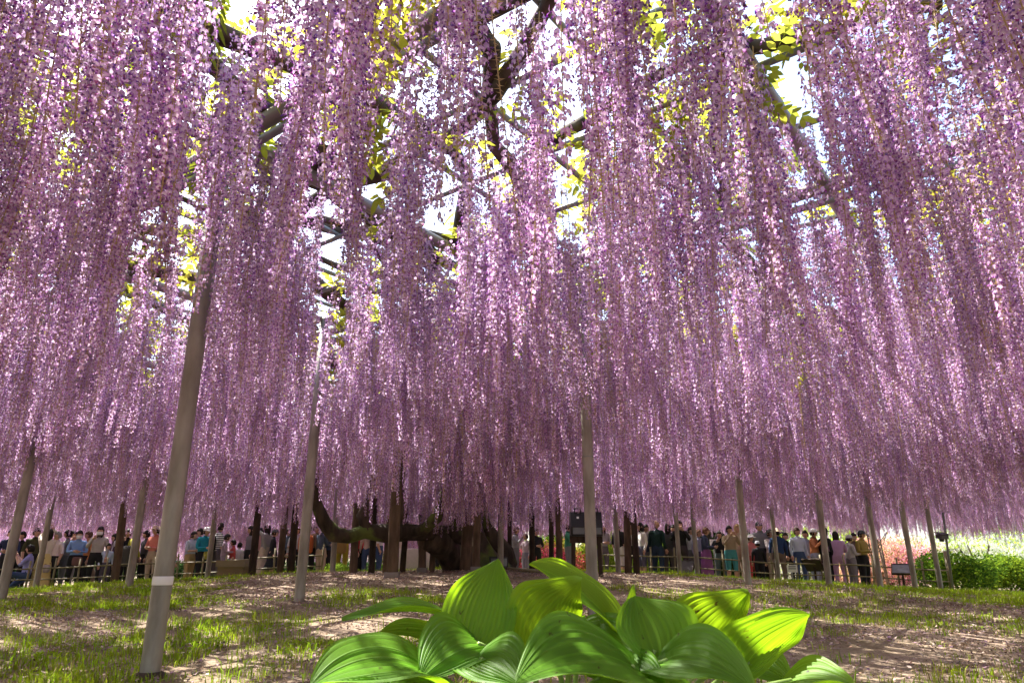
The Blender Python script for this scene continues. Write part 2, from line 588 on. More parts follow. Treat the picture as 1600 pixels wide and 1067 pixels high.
RX, RY = raceme_sites()
ok = np.hypot(RX, RY) > 1.15
for i, (px, py) in enumerate(post_xy):                       # flowers are cut away around each post
    ok &= np.hypot(RX - px, RY - py) > 0.13
# thin spots in the flowering, where beams and young leaves show
for x0, y0, x1, y1, hw in ((-1.55, 3.35, -1.85, 4.0, .05), (-.85, 2.2, -1.50, 3.75, .08), (-.78, 1.6, -1.35, 2.9, .07), (-.30, 1.7, -.72, 3.3, .06), (.22, 2.6, .50, 4.7, .10),
                           (-.32, 3.2, -.62, 5.2, .12), (1.0, 2.1, 1.75, 3.7, .08), (2.0, 2.6, 2.9, 4.4, .09), (-2.3, 2.0, -3.0, 3.0, .09), (-1.5, 5.3, -1.75, 6.6, .16)):
    ax, ay = x1 - x0, y1 - y0
    tq = np.clip(((RX - x0) * ax + (RY - y0) * ay) / (ax * ax + ay * ay), 0, 1)
    ok &= np.hypot(RX - x0 - tq * ax, RY - y0 - tq * ay) > hw
RX, RY = RX[ok], RY[ok]
NR = len(RX)
EDG = np.clip(edge(RX, RY), 0, 1)
RI = rng.choice(len(RAC), NR, p=RAC_P)
want = (1.10 + 0.36 * rng.random(NR) + (0.22 * np.clip((np.hypot(RX, RY) - 6) / 6, 0, 1) + 0.22 * np.exp(-EDG * 5)) * np.where((RX > -.5) & (RY > 14), .15 + .85 * np.clip((RX - 10) / 5, 0, 1), 1.0)) * np.where(rng.random(NR) < 0.12, 0.7, 1.0) + 0.48 * np.exp(-((RX - TX) ** 2 + (RY - TY) ** 2) / 22)
RZ = ZT - 0.02 - 0.22 * rng.random(NR) ** 2
RS = want / RAC_LEN[RI]
RSX = np.clip(RS, 0.85, 1.15) * (0.88 + 0.3 * rng.random(NR))
ROT = np.stack([rng.normal(0, 0.03, NR), rng.normal(-0.03, 0.035, NR), rng.random(NR) * 6.283], 1)
# rz is applied first (XYZ order turns about the raceme's own axis last), so sway stays small
print("racemes", NR)

# ---- the old wisteria
tree = empty("wisteria_tree", (TX, TY, float(gz(TX, TY))))
tag(tree, "huge old wisteria whose purple racemes hang from the whole trellis", "wisteria")
tinv = Matrix.Translation(-Vector(tree.location))


def tree_child(name, me, wloc, rot=(0, 0, 0), scl=(1, 1, 1)):
    return link(name, me, tree, Vector(wloc) - Vector(tree.location), rot, scl)


# which ones show largest: nearest inside the frame
depth = RY * math.cos(PITCH) + (RZ - 0.6 - CAM.z) * math.sin(PITCH)
uu = RX / np.maximum(depth, .01) * F
vv_bot = (-(RY) * math.sin(PITCH) + (RZ - want - CAM.z) * math.cos(PITCH)) / np.maximum(depth, .01) * F
dist = np.hypot(RX, RY)
inview = (depth > 0.5) & (np.abs(uu) < 840) & (vv_bot < 560)
order = np.argsort(np.where(inview, dist, 1e9))
solo = order[:300]
mask = np.ones(NR, bool); mask[solo] = False
for i in solo:
    b, s, _ = RAC[RI[i]]
    o = tree_child("raceme", s, (RX[i], RY[i], RZ[i]), ROT[i], (RSX[i], RSX[i], RS[i]))
    link("blossoms", b, o)["kind"] = "stuff"
rest = scatter("raceme_mass", np.stack([RX, RY, RZ], 1)[mask] - np.array(tree.location), ROT[mask],
               np.stack([RSX, RSX, RS], 1)[mask], RI[mask], RAC_COL, tree)
rest["kind"] = "stuff"


# ---- leaves: feathered sprays over the trellis
def make_spray(n_pairs, L):
    v, f, c = [], [], []
    base_c = np.array([0.36, 0.40, 0.045]) * (0.75 + 0.5 * rng.random())
    def leaflet(p, d, ln):
        d = Vector(d).normalized(); side = d.cross(Vector((0, 0, 1))).normalized()
        w = ln * 0.24
        k = len(v)
        droop = Vector((0, 0, -0.18 * ln))
        p = Vector(p)
        v.extend([tuple(p), tuple(p + d * ln * .35 + side * w), tuple(p + d * ln * .35 - side * w),
                  tuple(p + d * ln * .72 + side * w * .8 + droop * .5), tuple(p + d * ln * .72 - side * w * .8 + droop * .5), tuple(p + d * ln + droop)])
        f.extend([(k, k + 2, k + 1), (k + 1, k + 2, k + 4, k + 3), (k + 3, k + 4, k + 5)])
        cc = np.clip(base_c * (0.75 + 0.5 * rng.random()) + np.array([0.06, 0, 0]) * rng.random(), 0, 1)
        c.extend([cc] * 6)
    for i in range(n_pairs):
        t = (i + 1) / n_pairs
        p = (L * t, 0, -0.3 * L * t * t)
        for sg in (-1, 1):
            leaflet(p, (0.45, sg * 1.0, -0.25), L * 0.34 * (1 - 0.3 * abs(t - .5)))
    leaflet((L, 0, -0.3 * L), (1, 0, -0.5), L * 0.36)
    k = len(v)
    v.extend([(0, -.0015, 0), (0, .0015, 0), (L, 0, -.3 * L)]); f.append((k, k + 1, k + 2)); c.extend([base_c * .7] * 3)
    return v, f, c


def make_shoot():
    V, Fc, Cc = [], [], []
    for j in range(7):
        v, f, c = make_spray(5 + int(rng.integers(0, 2)), 0.16 + 0.10 * rng.random())
        a = rng.random() * 6.283; e = rng.normal(0.1, 0.5)
        Mx = Matrix.Translation((rng.normal(0, .09), rng.normal(0, .09), rng.normal(0, .08))) @ Matrix.Rotation(a, 4, 'Z') @ Matrix.Rotation(-e, 4, 'Y')
        k = len(V)
        V += [tuple(Mx @ Vector(p)) for p in v]; Fc += [tuple(i + k for i in q) for q in f]; Cc += c
    return mesh("leaf_spray", V, Fc, False, [M_LEAF], None, Cc)


LEAF_COL = collection_of("leaf_spray_kind", [make_shoot() for _ in range(6)])


def leaf_layer(name, parent, X, Y, z0, off):
    n = len(X)
    Z = z0 - 0.12 + 0.7 * rng.random(n) ** 1.3
    rot = np.stack([rng.normal(0, .35, n), rng.normal(0, .35, n), rng.random(n) * 6.283], 1)
    s = 0.9 + 0.8 * rng.random(n)
    o = scatter(name, np.stack([X, Y, Z], 1) - np.array(off), rot, np.stack([s, s, s], 1), rng.integers(0, 6, n), LEAF_COL, parent)
    o["kind"] = "stuff"
    return o


n = int(4 * RAD * RAD * 9.0)
lx = TX + (rng.random(n) * 2 - 1) * RAD; ly = TY + (rng.random(n) * 2 - 1) * RAD
kp = (edge(lx, ly) > 0) & (rng.random(n) < 0.15 + 1.0 * vnoise(lx * .8 + 30, ly * .8 + 11) ** 1.6)
leaf_layer("foliage", tree, lx[kp], ly[kp], ZT, tree.location)


# ---- limbs
def wander(p0, ang, length, step=0.45, z=ZT + 0.12, wig=0.35, bias=None):
    pts = [Vector(p0)]
    a = ang
    L = 0
    while L < length:
        a += rnd.gauss(0, wig)
        a += (ang - a) * 0.25
        q = pts[-1] + Vector((math.cos(a) * step, math.sin(a) * step, 0))
        q.z = pts[-1].z + (z + rnd.gauss(0, 0.07) - pts[-1].z) * 0.5
        pts.append(q); L += step
    return pts


def limb(pts, r0, r1, mat=M_BARK, name="limb", seg=9):
    m = MB()
    n = len(pts)
    rad = [(r0 + (r1 - r0) * i / (n - 1)) * (1 + 0.18 * math.sin(i * 1.9 + r0 * 40)) for i in range(n)]
    m.tube([Vector(p) - Vector(tree.location) for p in pts], rad, seg)
    return m.build(name, mat, tree, True)


T0 = Vector((TX, TY, float(gz(TX, TY))))
# trunk: a leaning, fluted old stem with a buttressed foot
tm = MB()
tp = [at(752, 893, 13.9), at(750, 878, 13.9), at(742, 862, 13.9), at(730, 838, 13.9), at(722, 800, 13.9), at(720, 760, 13.9), at(722, 715, 14.0)]
tr = [.66, .48, .38, .32, .26, .22, .17]
seg = 18
base = 0
for i, p in enumerate(tp):
    for k in range(seg):
        a = 2 * math.pi * k / seg
        q = tr[i] * (1 + 0.16 * math.sin(3 * a + i * .5) + 0.09 * math.sin(7 * a - i))
        tm.v.append(tuple(p + Vector((math.cos(a) * q, math.sin(a) * q, 0)) - Vector(tree.location)))
for i in range(len(tp) - 1):
    for k in range(seg):
        k2 = (k + 1) % seg
        tm.f.append((i * seg + k, i * seg + k2, (i + 1) * seg + k2, (i + 1) * seg + k)); tm.m.append(0)
tm.build("trunk", M_MOSSY, tree, True)
# leaning second stems
limb([at(735, 890, 13.6), at(712, 874, 13.4), at(695, 857, 13.2), at(682, 845, 13.0), at(668, 837, 12.8)], .34, .22, M_BARK)
limb([at(790, 890, 14.4), at(780, 868, 14.4), at(766, 845, 14.3), at(752, 822, 14.2), at(744, 790, 14.2), at(744, 730, 14.2)], .30, .18, M_MOSSY)
# the low bough carried on props
limb([at(725, 842, 13.7), at(700, 835, 13.2), at(676, 833, 12.8), at(640, 831, 12.4), at(605, 833, 12.2), at(570, 830, 12.1), at(545, 838, 12.0), at(522, 834, 11.9),
      at(506, 815, 11.8), at(494, 785, 11.8), at(490, 740, 11.8), at(480, 690, 11.8), at(462, 640, 11.9)], .17, .09, M_MOSSY)
limb([at(640, 832, 12.4), at(664, 826, 12.2), at(682, 808, 12.1), at(690, 785, 12.1), at(700, 740, 12.1), at(705, 680, 12.1)], .11, .07, M_MOSSY)
limb([at(575, 830, 12.1), at(568, 806, 12.2), at(580, 780, 12.3), at(585, 730, 12.5), at(575, 670, 12.6)], .13, .07)
limb([at(620, 832, 12.3), at(628, 800, 12.5), at(622, 760, 12.6), at(632, 700, 12.7)], .12, .07)
top = Vector((-1.0, 14.4, 3.5))
for k in range(13):
    a0 = -math.pi / 2 + (k - 6) * 0.24 if k < 11 else rnd.uniform(0, math.pi)
    pts = wander(top + Vector((rnd.gauss(0, .3), rnd.gauss(0, .3), 0)), a0, 17.0)
    limb(pts, .10, .024)
    for j in range(4):
        s = pts[rnd.randrange(5, len(pts) - 3)]
        limb(wander(s, a0 + rnd.choice([-1, 1]) * rnd.uniform(.5, 1.2), rnd.uniform(2.5, 6), .35, wig=.5), .04, .015, seg=6)
# thick crooked limbs near the taped post
limb(wander((-0.75, 6.6, ZT + .1), -2.2, 3.6, .3, wig=.45), .055, .04)
limb(wander((1.0, 7.4, ZT + .1), -1.9, 5.0, .3, wig=.4), .07, .04)
limb(wander((0.2, 6.6, ZT + .1), -1.35, 4.6, .3, wig=.4), .06, .035)
limb(wander((2.6, 7.0, ZT + .1), -1.5, 5.0, .3, wig=.4), .06, .035)

# ------------------------------------------------------------------ trellis of steel posts, beams and poles
tre = empty("trellis", (TX, TY, 0))
tag(tre, "steel trellis of round posts, beams and poles carrying the old wisteria", "trellis")
cyl = MB(); cyl.lathe([(1, -.5), (1, .5)], 14); cyl_beam = cyl.me("beam", [M_BEAM], True); cyl_pole = cyl.me("pole", [M_POLE], True)


def bar(name, me, p, q, r, parent):
    p, q = Vector(p), Vector(q)
    d = q - p
    return link(name, me, parent, (p + q) / 2 - Vector(parent.location), d.to_track_quat('Z', 'Y').to_euler(), (r, r, d.length))


def chord(off, dirn, nrm):
    """ends of a line across the canopy disc"""
    c0 = A0 + nrm * off
    rel = np.array([TX, TY]) - c0
    t = rel @ dirn; h = abs(rel @ nrm)
    if h > RAD - 1: return None
    w = math.sqrt((RAD - .4) ** 2 - h * h)
    return c0 + dirn * (t - w), c0 + dirn * (t + w)


for dirn, nrm, zoff in ((E1, E2, 0.0), (E2, E1, 0.0)):
    for i in range(-14, 15):
        for sp, r, nm, me, z in ((3.05, .052, "beam", cyl_beam, ZT - .01), (3.05 / 4, .022, "pole", cyl_pole, ZT + .09)):
            rng_i = range(1) if nm == "beam" else range(1, 4)
            for q in rng_i:
                off = i * 3.05 + q * 3.05 / 4
                ch = chord(off, dirn, nrm)
                if ch is None: continue
                zz = z + (0.022 if dirn is E2 else -0.02)
                bar(nm, me, (*ch[0], zz), (*ch[1], zz), r, tre)
                if nm == "beam" and dirn is E1:        # the rails of one direction are doubled
                    bar("pole", cyl_pole, (*(ch[0] + nrm * .02), zz - .11), (*(ch[1] + nrm * .02), zz - .11), .028, tre)

for (u, w, k), (px, py) in zip(POSTS, post_xy):
    z0 = float(gz(px, py)) - 0.08
    m = MB()
    m.lathe([(.053, 0), (.053, 1.0), (.053, 2.0), (.053, ZT - z0 - .04), (0.001, ZT - z0 - .04)], 20)
    po = m.build("post", M_POST, tre, True, loc=(px - TX, py - TY, z0))
    lean = rnd.gauss(0, .006)
    po.rotation_euler = (rnd.gauss(0, .006), lean, 0)
    cb = MB()
    for dv in (E1, E2):
        cb.tube([Vector((*(-dv * .42), ZT - z0 - .05)), Vector((*(dv * .42), ZT - z0 - .05))], .026, 8)
    cb.build("bracket", M_BEAM, po, True)
    if k == 1:
        tpz = MB(); tpz.lathe([(.0535, .0), (.0552, .002), (.0552, .045), (.0535, .047)], 24)
        tpz.build("tape_band", M_TAPE, po, True, loc=(0, 0, 0.56))
        soil = MB()
        soil.lathe([(.115, 0.0), (.10, .075), (.07, .11), (.055, .115)], 14)
        soil.build("soil_collar", M_DARKWOOD, po, True)
    if k == 2:
        for zz in (2.17, 1.50):
            tpz = MB(); tpz.lathe([(.0535, .0), (.055, .001), (.055, .011), (.0535, .012)], 24)
            tpz.build("wire_tie", M_POLE, po, True, loc=(0, 0, zz))

# ------------------------------------------------------------------ wooden props: photograph column, width, depth, tone, top height
PROPS = [(395, 11, 13.6, 1, 3.5, "dark square-looking wooden prop beside the wooden box and long-haired visitor"),
         (438, 10, 14.2, 0, 3.5, "pale brown wooden prop paired with a darker prop behind the grass"),
         (455, 11, 14.0, 1, 3.5, "dark wooden prop standing just beside its pale brown twin"),
         (183, 12, 13.8, 0, 2.45, "weathered wooden prop with slanting twin among the visitors in front of the fence"),
         (553, 12, 12.2, 0, 1.9, "wooden prop under the outer bend of the low mossy bough"),
         (581, 10, 12.6, 1, 1.9, "slim black-brown wooden prop under the low mossy bough"),
         (604, 12, 13.0, 0, 3.5, "tall wooden prop half hidden behind the thick pale prop"),
         (613, 17, 10.7, 0, 3.5, "thickest pale wooden prop standing in front of the low bough"),
         (629, 9, 13.2, 1, 1.9, "thin dark wooden prop beside the white-covered table"),
         (660, 12, 12.7, 0, 1.75, "stout wooden prop under the inner end of the low bough"),
         (675, 9, 13.0, 0, 1.75, "short wooden prop paired at the low bough's inner end"),
         (727, 17, 12.6, 0, 3.5, "thick wooden prop in front of the leaning old trunk"),
         (743, 12, 11.9, 0, 3.5, "greyish wooden prop against the mossy trunk"),
         (796, 7, 14.5, 1, 3.5, "thin dark prop beside the black floodlight crate"),
         (831, 9, 14.4, 1, 3.5, "dark prop in front of the red azaleas, closest to the trunk"),
         (861, 8, 15.0, 1, 3.5, "dark slender prop in the middle of the red azaleas"),
         (874, 10, 14.0, 0, 3.5, "pale wooden prop beside the big twin floodlight"),
         (981, 11, 13.6, 0, 3.5, "wooden prop close to the banded steel post, twin of a darker one"),
         (995, 10, 13.4, 1, 3.4, "dark twin prop beside the woman in a white blouse")]
for u, w, d, dark, ht, lab in PROPS:
    x = (u - 800) / F * d; y = d / math.cos(PITCH)
    z0 = float(gz(x, y)) - .06
    r = w * d / F / 2
    H = ht - z0
    m = MB()
    n = 6
    lean = (rnd.gauss(0, .02), rnd.gauss(0, .02))
    m.tube([(lean[0] * H * i / n + rnd.gauss(0, r * .05), lean[1] * H * i / n, H * i / n) for i in range(n + 1)],
           [r * (1.06 - .14 * i / n + rnd.gauss(0, .015)) for i in range(n + 1)], 10)
    o = m.build("wooden_prop", M_DARKWOOD if dark else M_POSTWOOD, None, True, loc=(x, y, z0))
    tag(o, lab, "prop", "wooden props under the wisteria")
    if u in (613, 660, 743):
        f = MB(); f.box(-r * 1.25, r * 1.25, -r * 1.25, r * 1.25, .05, .16)
        f.build("stone_foot", plain("foot_stone", (.22, .2, .18), .9), o)

# ------------------------------------------------------------------ grass and fallen petals
def make_tuft(n, h):
    v, f, c = [], [], []
    for i in range(n):
        a = rng.random() * 6.283; r = 0.10 * math.sqrt(rng.random())
        x, y = r * math.cos(a), r * math.sin(a)
        hh = h * (0.5 + 0.8 * rng.random()); b = a + rng.normal(0, .8); ln = hh * (0.15 + 0.55 * rng.random())
        w = 0.0016 + 0.0016 * rng.random()
        dx, dy = math.cos(b), math.sin(b); sx, sy = -dy * w, dx * w
        k = len(v)
        v += [(x - sx, y - sy, -.01), (x + sx, y + sy, -.01), (x + dx * ln * .3 - sx, y + dy * ln * .3 - sy, hh * .6), (x + dx * ln * .3 + sx, y + dy * ln * .3 + sy, hh * .6),
              (x + dx * ln, y + dy * ln, hh * (0.95 - .25 * rng.random()))]
        f += [(k, k + 1, k + 3, k + 2), (k + 2, k + 3, k + 4)]
        g = 0.7 + 0.6 * rng.random()
        cc = np.array([0.28, 0.41, 0.022]) * g if rng.random() < .88 else np.array([.27, .24, .09]) * g
        c += [cc] * 5
    return mesh("tuft", v, f, False, [M_GRASS], None, c)


GR_COL = collection_of("grass_tuft_kind", [make_tuft(int(rng.integers(14, 30)), hgt) for hgt in (.03, .04, .05, .06, .075, .055, .035, .10)])
n = 260000
gx = (rng.random(n) * 2 - 1) * 20; gy = 2.4 + rng.random(n) * 17.6
r_t = np.hypot(gx - TX, gy - TY)
m1 = vnoise(gx * 0.75 + 3, gy * 0.75 + 9); m2 = vnoise(gx * 2.3, gy * 2.3 + 17)
crest = np.exp(-((gy - 18.6 + .006 * gx * gx * .5) / 2.0) ** 2) + 0.9 * np.exp(-((r_t - 10.8) / 1.6) ** 2) * (gy > 9)
bare = np.clip(1 - np.hypot(gx - TX, gy - 12.5) / 5.0, 0, 1)
rightdirt = 1 / (1 + np.exp(-(gx - 1.2) * 1.5)) * (gy < 12)
dens = np.clip((m1 * 0.6 + m2 * .45 - .33) * 0.85, 0.03, 1) * (1.0 - .6 * rightdirt) + crest * 1.0 - bare * .9
kp = (rng.random(n) < dens) & (np.abs(gx) < gy * .82 + 1.2)
gx, gy, crest = gx[kp], gy[kp], crest[kp]
n = len(gx)
s = 0.65 + 0.6 * rng.random(n)
sz = s * (1.0 + .35 * np.clip(crest, 0, 1))
go = scatter("grass", np.stack([gx, gy, gz(gx, gy)], 1), np.stack([np.zeros(n), np.zeros(n), rng.random(n) * 6.283], 1), np.stack([s, s, sz], 1), rng.integers(0, 8, n), GR_COL)
tag(go, "patchy bright green grass growing over the mound", "grass", kind="stuff")
print("tufts", n)


def make_litter():
    v, f, c = [], [], []
    pal = [(.40, .30, .24), (.34, .24, .16), (.42, .33, .31), (.22, .15, .10), (.5, .42, .34), (.3, .19, .24), (.40, .30, .2)]
    for i in range(70):
        x, y = (rng.random(2) - .5) * .7
        a = rng.random() * 6.283; l = .008 + .012 * rng.random(); w = l * (.35 + .4 * rng.random())
        t = rng.normal(0, .008, 4)
        ca, sa = math.cos(a), math.sin(a); k = len(v)
        for j, (p, q) in enumerate(((-l, 0), (0, -w), (l, 0), (0, w))):
            v.append((x + p * ca - q * sa, y + p * sa + q * ca, .008 + abs(t[j])))
        f.append((k, k + 1, k + 2, k + 3)); c += [np.array(pal[int(rng.integers(0, 7))]) * (.6 + .6 * rng.random())] * 4
    return mesh("litter", v, f, False, [M_LITTER], None, c)


LT_COL = collection_of("petal_patch_kind", [make_litter() for _ in range(5)])
n = 7000
qx = (rng.random(n) * 2 - 1) * 18; qy = 2.4 + rng.random(n) * 18
kp = (np.abs(qx) < qy * .82 + 1) & (rng.random(n) < .35 + .8 * vnoise(qx * 1.1 + 40, qy * 1.1))
qx, qy = qx[kp], qy[kp]; n = len(qx)
lo = scatter("fallen_petals", np.stack([qx, qy, gz(qx, qy)], 1), np.stack([np.zeros(n), np.zeros(n), rng.random(n) * 6.283], 1), np.ones((n, 3)), rng.integers(0, 5, n), LT_COL)
tag(lo, "dry fallen petals and leaf litter strewn on the bare earth", "petals", kind="stuff")

# ------------------------------------------------------------------ bamboo fence round the mound
def fence_line(x):
    return 19.5 - 0.004 * x * x


def make_fence(x0, x1, label, tall_end=False):
    n = max(2, int(round((x1 - x0) / 0.62)))
    root = empty("bamboo_fence", (x0, fence_line(x0), float(gz(x0, fence_line(x0)))))
    tag(root, label, "fence", "bamboo fences round the mound")
    L = Vector(root.location)
    pm = MB(); pm.tube([(0, 0, -.06), (0, 0, .80)], .024, 8); pm_me = pm.me("post", [M_BAMBOO], True)
    pts = []
    for i in range(n + 1):
        x = x0 + (x1 - x0) * i / n
        y = fence_line(x)
        p = Vector((x, y, float(gz(x, y))))
        pts.append(p)
        h = 1.0 + rnd.uniform(-.06, .1)
        o = link("post", pm_me, root, p - L, (rnd.gauss(0, .02), rnd.gauss(0, .03), 0), (1, 1, h))
        if tall_end and i == n: o.scale = (2.2, 2.2, 1.35)
    for i in range(n):
        for z, r in ((.33, .016), (.60, .018)):
            m = MB(); a, b = pts[i] - L, pts[i + 1] - L
            off = Vector((0, -.03, z))
            m.tube([a + off + Vector((-.04, 0, 0)), b + off + Vector((.04, 0, rnd.gauss(0, .006)))], r, 7)
            m.build("rail", M_BAMBOO, root, True)


make_fence(-16.0, -5.0, "weathered bamboo fence in front of the crowd watching from the lilac side")
make_fence(2.4, 11.2, "weathered bamboo fence ending beside the green bush and pink azaleas", True)

# ------------------------------------------------------------------ visitors
_mats = {}


def cmat(col, rough=0.85):
    k = tuple(round(c, 3) for c in col)
    if k not in _mats:
        _mats[k] = plain("cloth_%d" % len(_mats), k, rough, 0, 0.14, 14, spec=0.15)
    return _mats[k]


def stripe_mat():
    m, nt, out = mat_new("striped_cloth")
    p = nt.nodes.new("ShaderNodeBsdfPrincipled"); p.inputs["Roughness"].default_value = .9
    tc = nt.nodes.new("ShaderNodeTexCoord"); w = nt.nodes.new("ShaderNodeTexWave"); w.bands_direction = 'Z'; w.inputs["Scale"].default_value = 5.5
    nt.links.new(tc.outputs["Object"], w.inputs["Vector"])
    cr = nt.nodes.new("ShaderNodeValToRGB"); cr.color_ramp.interpolation = 'CONSTANT'
    cr.color_ramp.elements[0].color = (.7, .68, .66, 1); cr.color_ramp.elements[1].position = .6; cr.color_ramp.elements[1].color = (.04, .04, .05, 1)
    nt.links.new(w.outputs["Fac"], cr.inputs[0]); nt.links.new(cr.outputs[0], p.inputs["Base Color"]); nt.links.new(p.outputs[0], out.inputs[0])
    return m


def dotted_mat():
    m, nt, out = mat_new("flowered_cloth")
    p = nt.nodes.new("ShaderNodeBsdfPrincipled"); p.inputs["Roughness"].default_value = .9
    tc = nt.nodes.new("ShaderNodeTexCoord"); w = nt.nodes.new("ShaderNodeTexVoronoi"); w.inputs["Scale"].default_value = 11
    nt.links.new(tc.outputs["Object"], w.inputs["Vector"])
    cr = nt.nodes.new("ShaderNodeValToRGB"); cr.color_ramp.interpolation = 'CONSTANT'
    cr.color_ramp.elements[0].color = (.32, .2, .07, 1); cr.color_ramp.elements[1].position = .3; cr.color_ramp.elements[1].color = (.62, .5, .2, 1)
    nt.links.new(w.outputs["Distance"], cr.inputs[0]); nt.links.new(cr.outputs[0], p.inputs["Base Color"]); nt.links.new(p.outputs[0], out.inputs[0])
    return m


M_STRIPE = stripe_mat(); M_DOT = dotted_mat()
SKIN = plain("skin", (.50, .30, .21), .6, 0, .08)
SHOE = plain("shoes", (.05, .045, .045), .6)
DARK = plain("eyes", (.02, .015, .012), .5)
LIP = plain("lips", (.38, .14, .11), .6)


def skeleton(pose):
    J = dict(pel=(0, 0, .93), wai=(0, .005, 1.08), che=(0, .01, 1.27), nkb=(0, .015, 1.41), nkt=(0, 0, 1.49),
             sl=(.165, .01, 1.365), sr=(-.165, .01, 1.365), el=(.215, .03, 1.10), er=(-.215, .03, 1.10), wl=(.225, -.05, .88), wr=(-.225, -.05, .88),
             hl=(.09, 0, .88), hr=(-.09, 0, .88), kl=(.10, -.015, .49), kr=(-.10, -.015, .49), al=(.10, .03, .085), ar=(-.10, .03, .085), tl=(.115, -.12, .045), tr=(-.115, -.12, .045))
    if pose in ('phone', 'kneelphone'):
        J.update(el=(.23, -.12, 1.15), er=(-.23, -.12, 1.15), wl=(.07, -.27, 1.42), wr=(-.07, -.27, 1.42))
    elif pose == 'up':
        J.update(el=(.19, -.17, 1.50), er=(-.19, -.17, 1.50), wl=(.06, -.22, 1.72), wr=(-.06, -.22, 1.72))
    elif pose == 'down':
        J.update(el=(.22, -.03, 1.10), er=(-.22, -.03, 1.10), wl=(.07, -.26, 1.10), wr=(-.06, -.26, 1.11), nkt=(0, -.03, 1.485))
    elif pose == 'one':
        J.update(er=(-.23, -.10, 1.14), wr=(-.08, -.26, 1.36))
    elif pose == 'hip':
        J.update(el=(.33, .06, 1.14), wl=(.15, -.08, 1.0))
    elif pose == 'walk':
        J.update(kl=(.10, -.14, .50), al=(.10, -.16, .09), tl=(.115, -.31, .06), kr=(-.10, .03, .48), ar=(-.10, .22, .12), tr=(-.115, .09, .045), el=(.215, .12, 1.12), wl=(.2, .10, .88), wr=(-.2, -.18, .93))
    if pose == 'kneelphone':                             # one knee up, sitting low on the heels
        dz = -.47
        for k in ('pel', 'wai', 'che', 'nkb', 'nkt', 'sl', 'sr', 'el', 'er', 'wl', 'wr', 'hl', 'hr'):
            x, y, z = J[k]; J[k] = (x, y, z + dz)
        J.update(kl=(.16, -.36, .50), al=(.14, -.30, .085), tl=(.15, -.45, .045), kr=(-.16, -.36, .12), ar=(-.13, .05, .085), tr=(-.13, .2, .045))
    if pose == 'sit':
        dz = -.44
        for k in ('pel', 'wai', 'che', 'nkb', 'nkt', 'sl', 'sr', 'el', 'er', 'wl', 'wr', 'hl', 'hr'):
            x, y, z = J[k]; J[k] = (x, y, z + dz)
        J.update(kl=(.11, -.40, .50), kr=(-.11, -.40, .50), al=(.11, -.38, .085), ar=(-.11, -.38, .085), tl=(.12, -.53, .045), tr=(-.12, -.53, .045),
                 el=(.22, -.10, .68), er=(-.22, -.10, .68), wl=(.09, -.32, .62), wr=(-.09, -.32, .62))
    return J


RADI = dict(pel=(.15, .115), wai=(.125, .10), che=(.155, .11), nkb=(.065, .06), nkt=(.05, .05), sl=(.065, .065), sr=(.065, .065), el=(.047, .047), er=(.047, .047),
            wl=(.031, .028), wr=(.031, .028), hl=(.098, .098), hr=(.098, .098), kl=(.066, .066), kr=(.066, .066), al=(.043, .043), ar=(.043, .043), tl=(.04, .03), tr=(.04, .03))
EDGES = [('pel', 'wai'), ('wai', 'che'), ('che', 'nkb'), ('nkb', 'nkt'), ('che', 'sl'), ('che', 'sr'), ('sl', 'el'), ('sr', 'er'), ('el', 'wl'), ('er', 'wr'),
         ('pel', 'hl'), ('pel', 'hr'), ('hl', 'kl'), ('hr', 'kr'), ('kl', 'al'), ('kr', 'ar'), ('al', 'tl'), ('ar', 'tr')]
KEYS = list(RADI.keys())
_shape = {}


def body_shape(pose, stout):
    """one continuous skinned surface for a pose; cached"""
    key = (pose, stout)
    if key in _shape: return _shape[key]
    J = skeleton(pose)
    me = bpy.data.meshes.new("tmp_skin")
    me.from_pydata([J[k] for k in KEYS], [(KEYS.index(a), KEYS.index(b)) for a, b in EDGES], [])
    ob = bpy.data.objects.new("tmp_skin", me); C.objects.link(ob)
    ob.modifiers.new("skin", 'SKIN')
    for i, k in enumerate(KEYS):
        s = stout if k in ('pel', 'wai', 'che', 'hl', 'hr') else 1.0
        me.skin_vertices[0].data[i].radius = (RADI[k][0] * s, RADI[k][1] * s)
        me.skin_vertices[0].data[i].use_root = (k == 'pel')
    sb = ob.modifiers.new("sub", 'SUBSURF'); sb.levels = 1; sb.render_levels = 1
    dg = bpy.context.evaluated_depsgraph_get()
    ev = ob.evaluated_get(dg)
    m2 = bpy.data.meshes.new_from_object(ev)
    V = np.array([v.co[:] for v in m2.vertices]); Fc = [tuple(p.vertices) for p in m2.polygons]
    bpy.data.objects.remove(ob); bpy.data.meshes.remove(m2); bpy.data.meshes.remove(me)
    cen = np.array([V[list(f)].mean(0) for f in Fc])
    dm = []
    for a, b in EDGES:
        pa, pb = np.array(J[a]), np.array(J[b]); d = pb - pa
        t = np.clip(((cen - pa) @ d) / (d @ d), 0, 1)
        dm.append(np.linalg.norm(cen - pa - t[:, None] * d, axis=1) / (0.5 * (RADI[a][0] + RADI[b][0])))
    seg = np.argmin(np.array(dm), 0)
    _shape[key] = (V, Fc, cen, seg, J)
    return _shape[key]


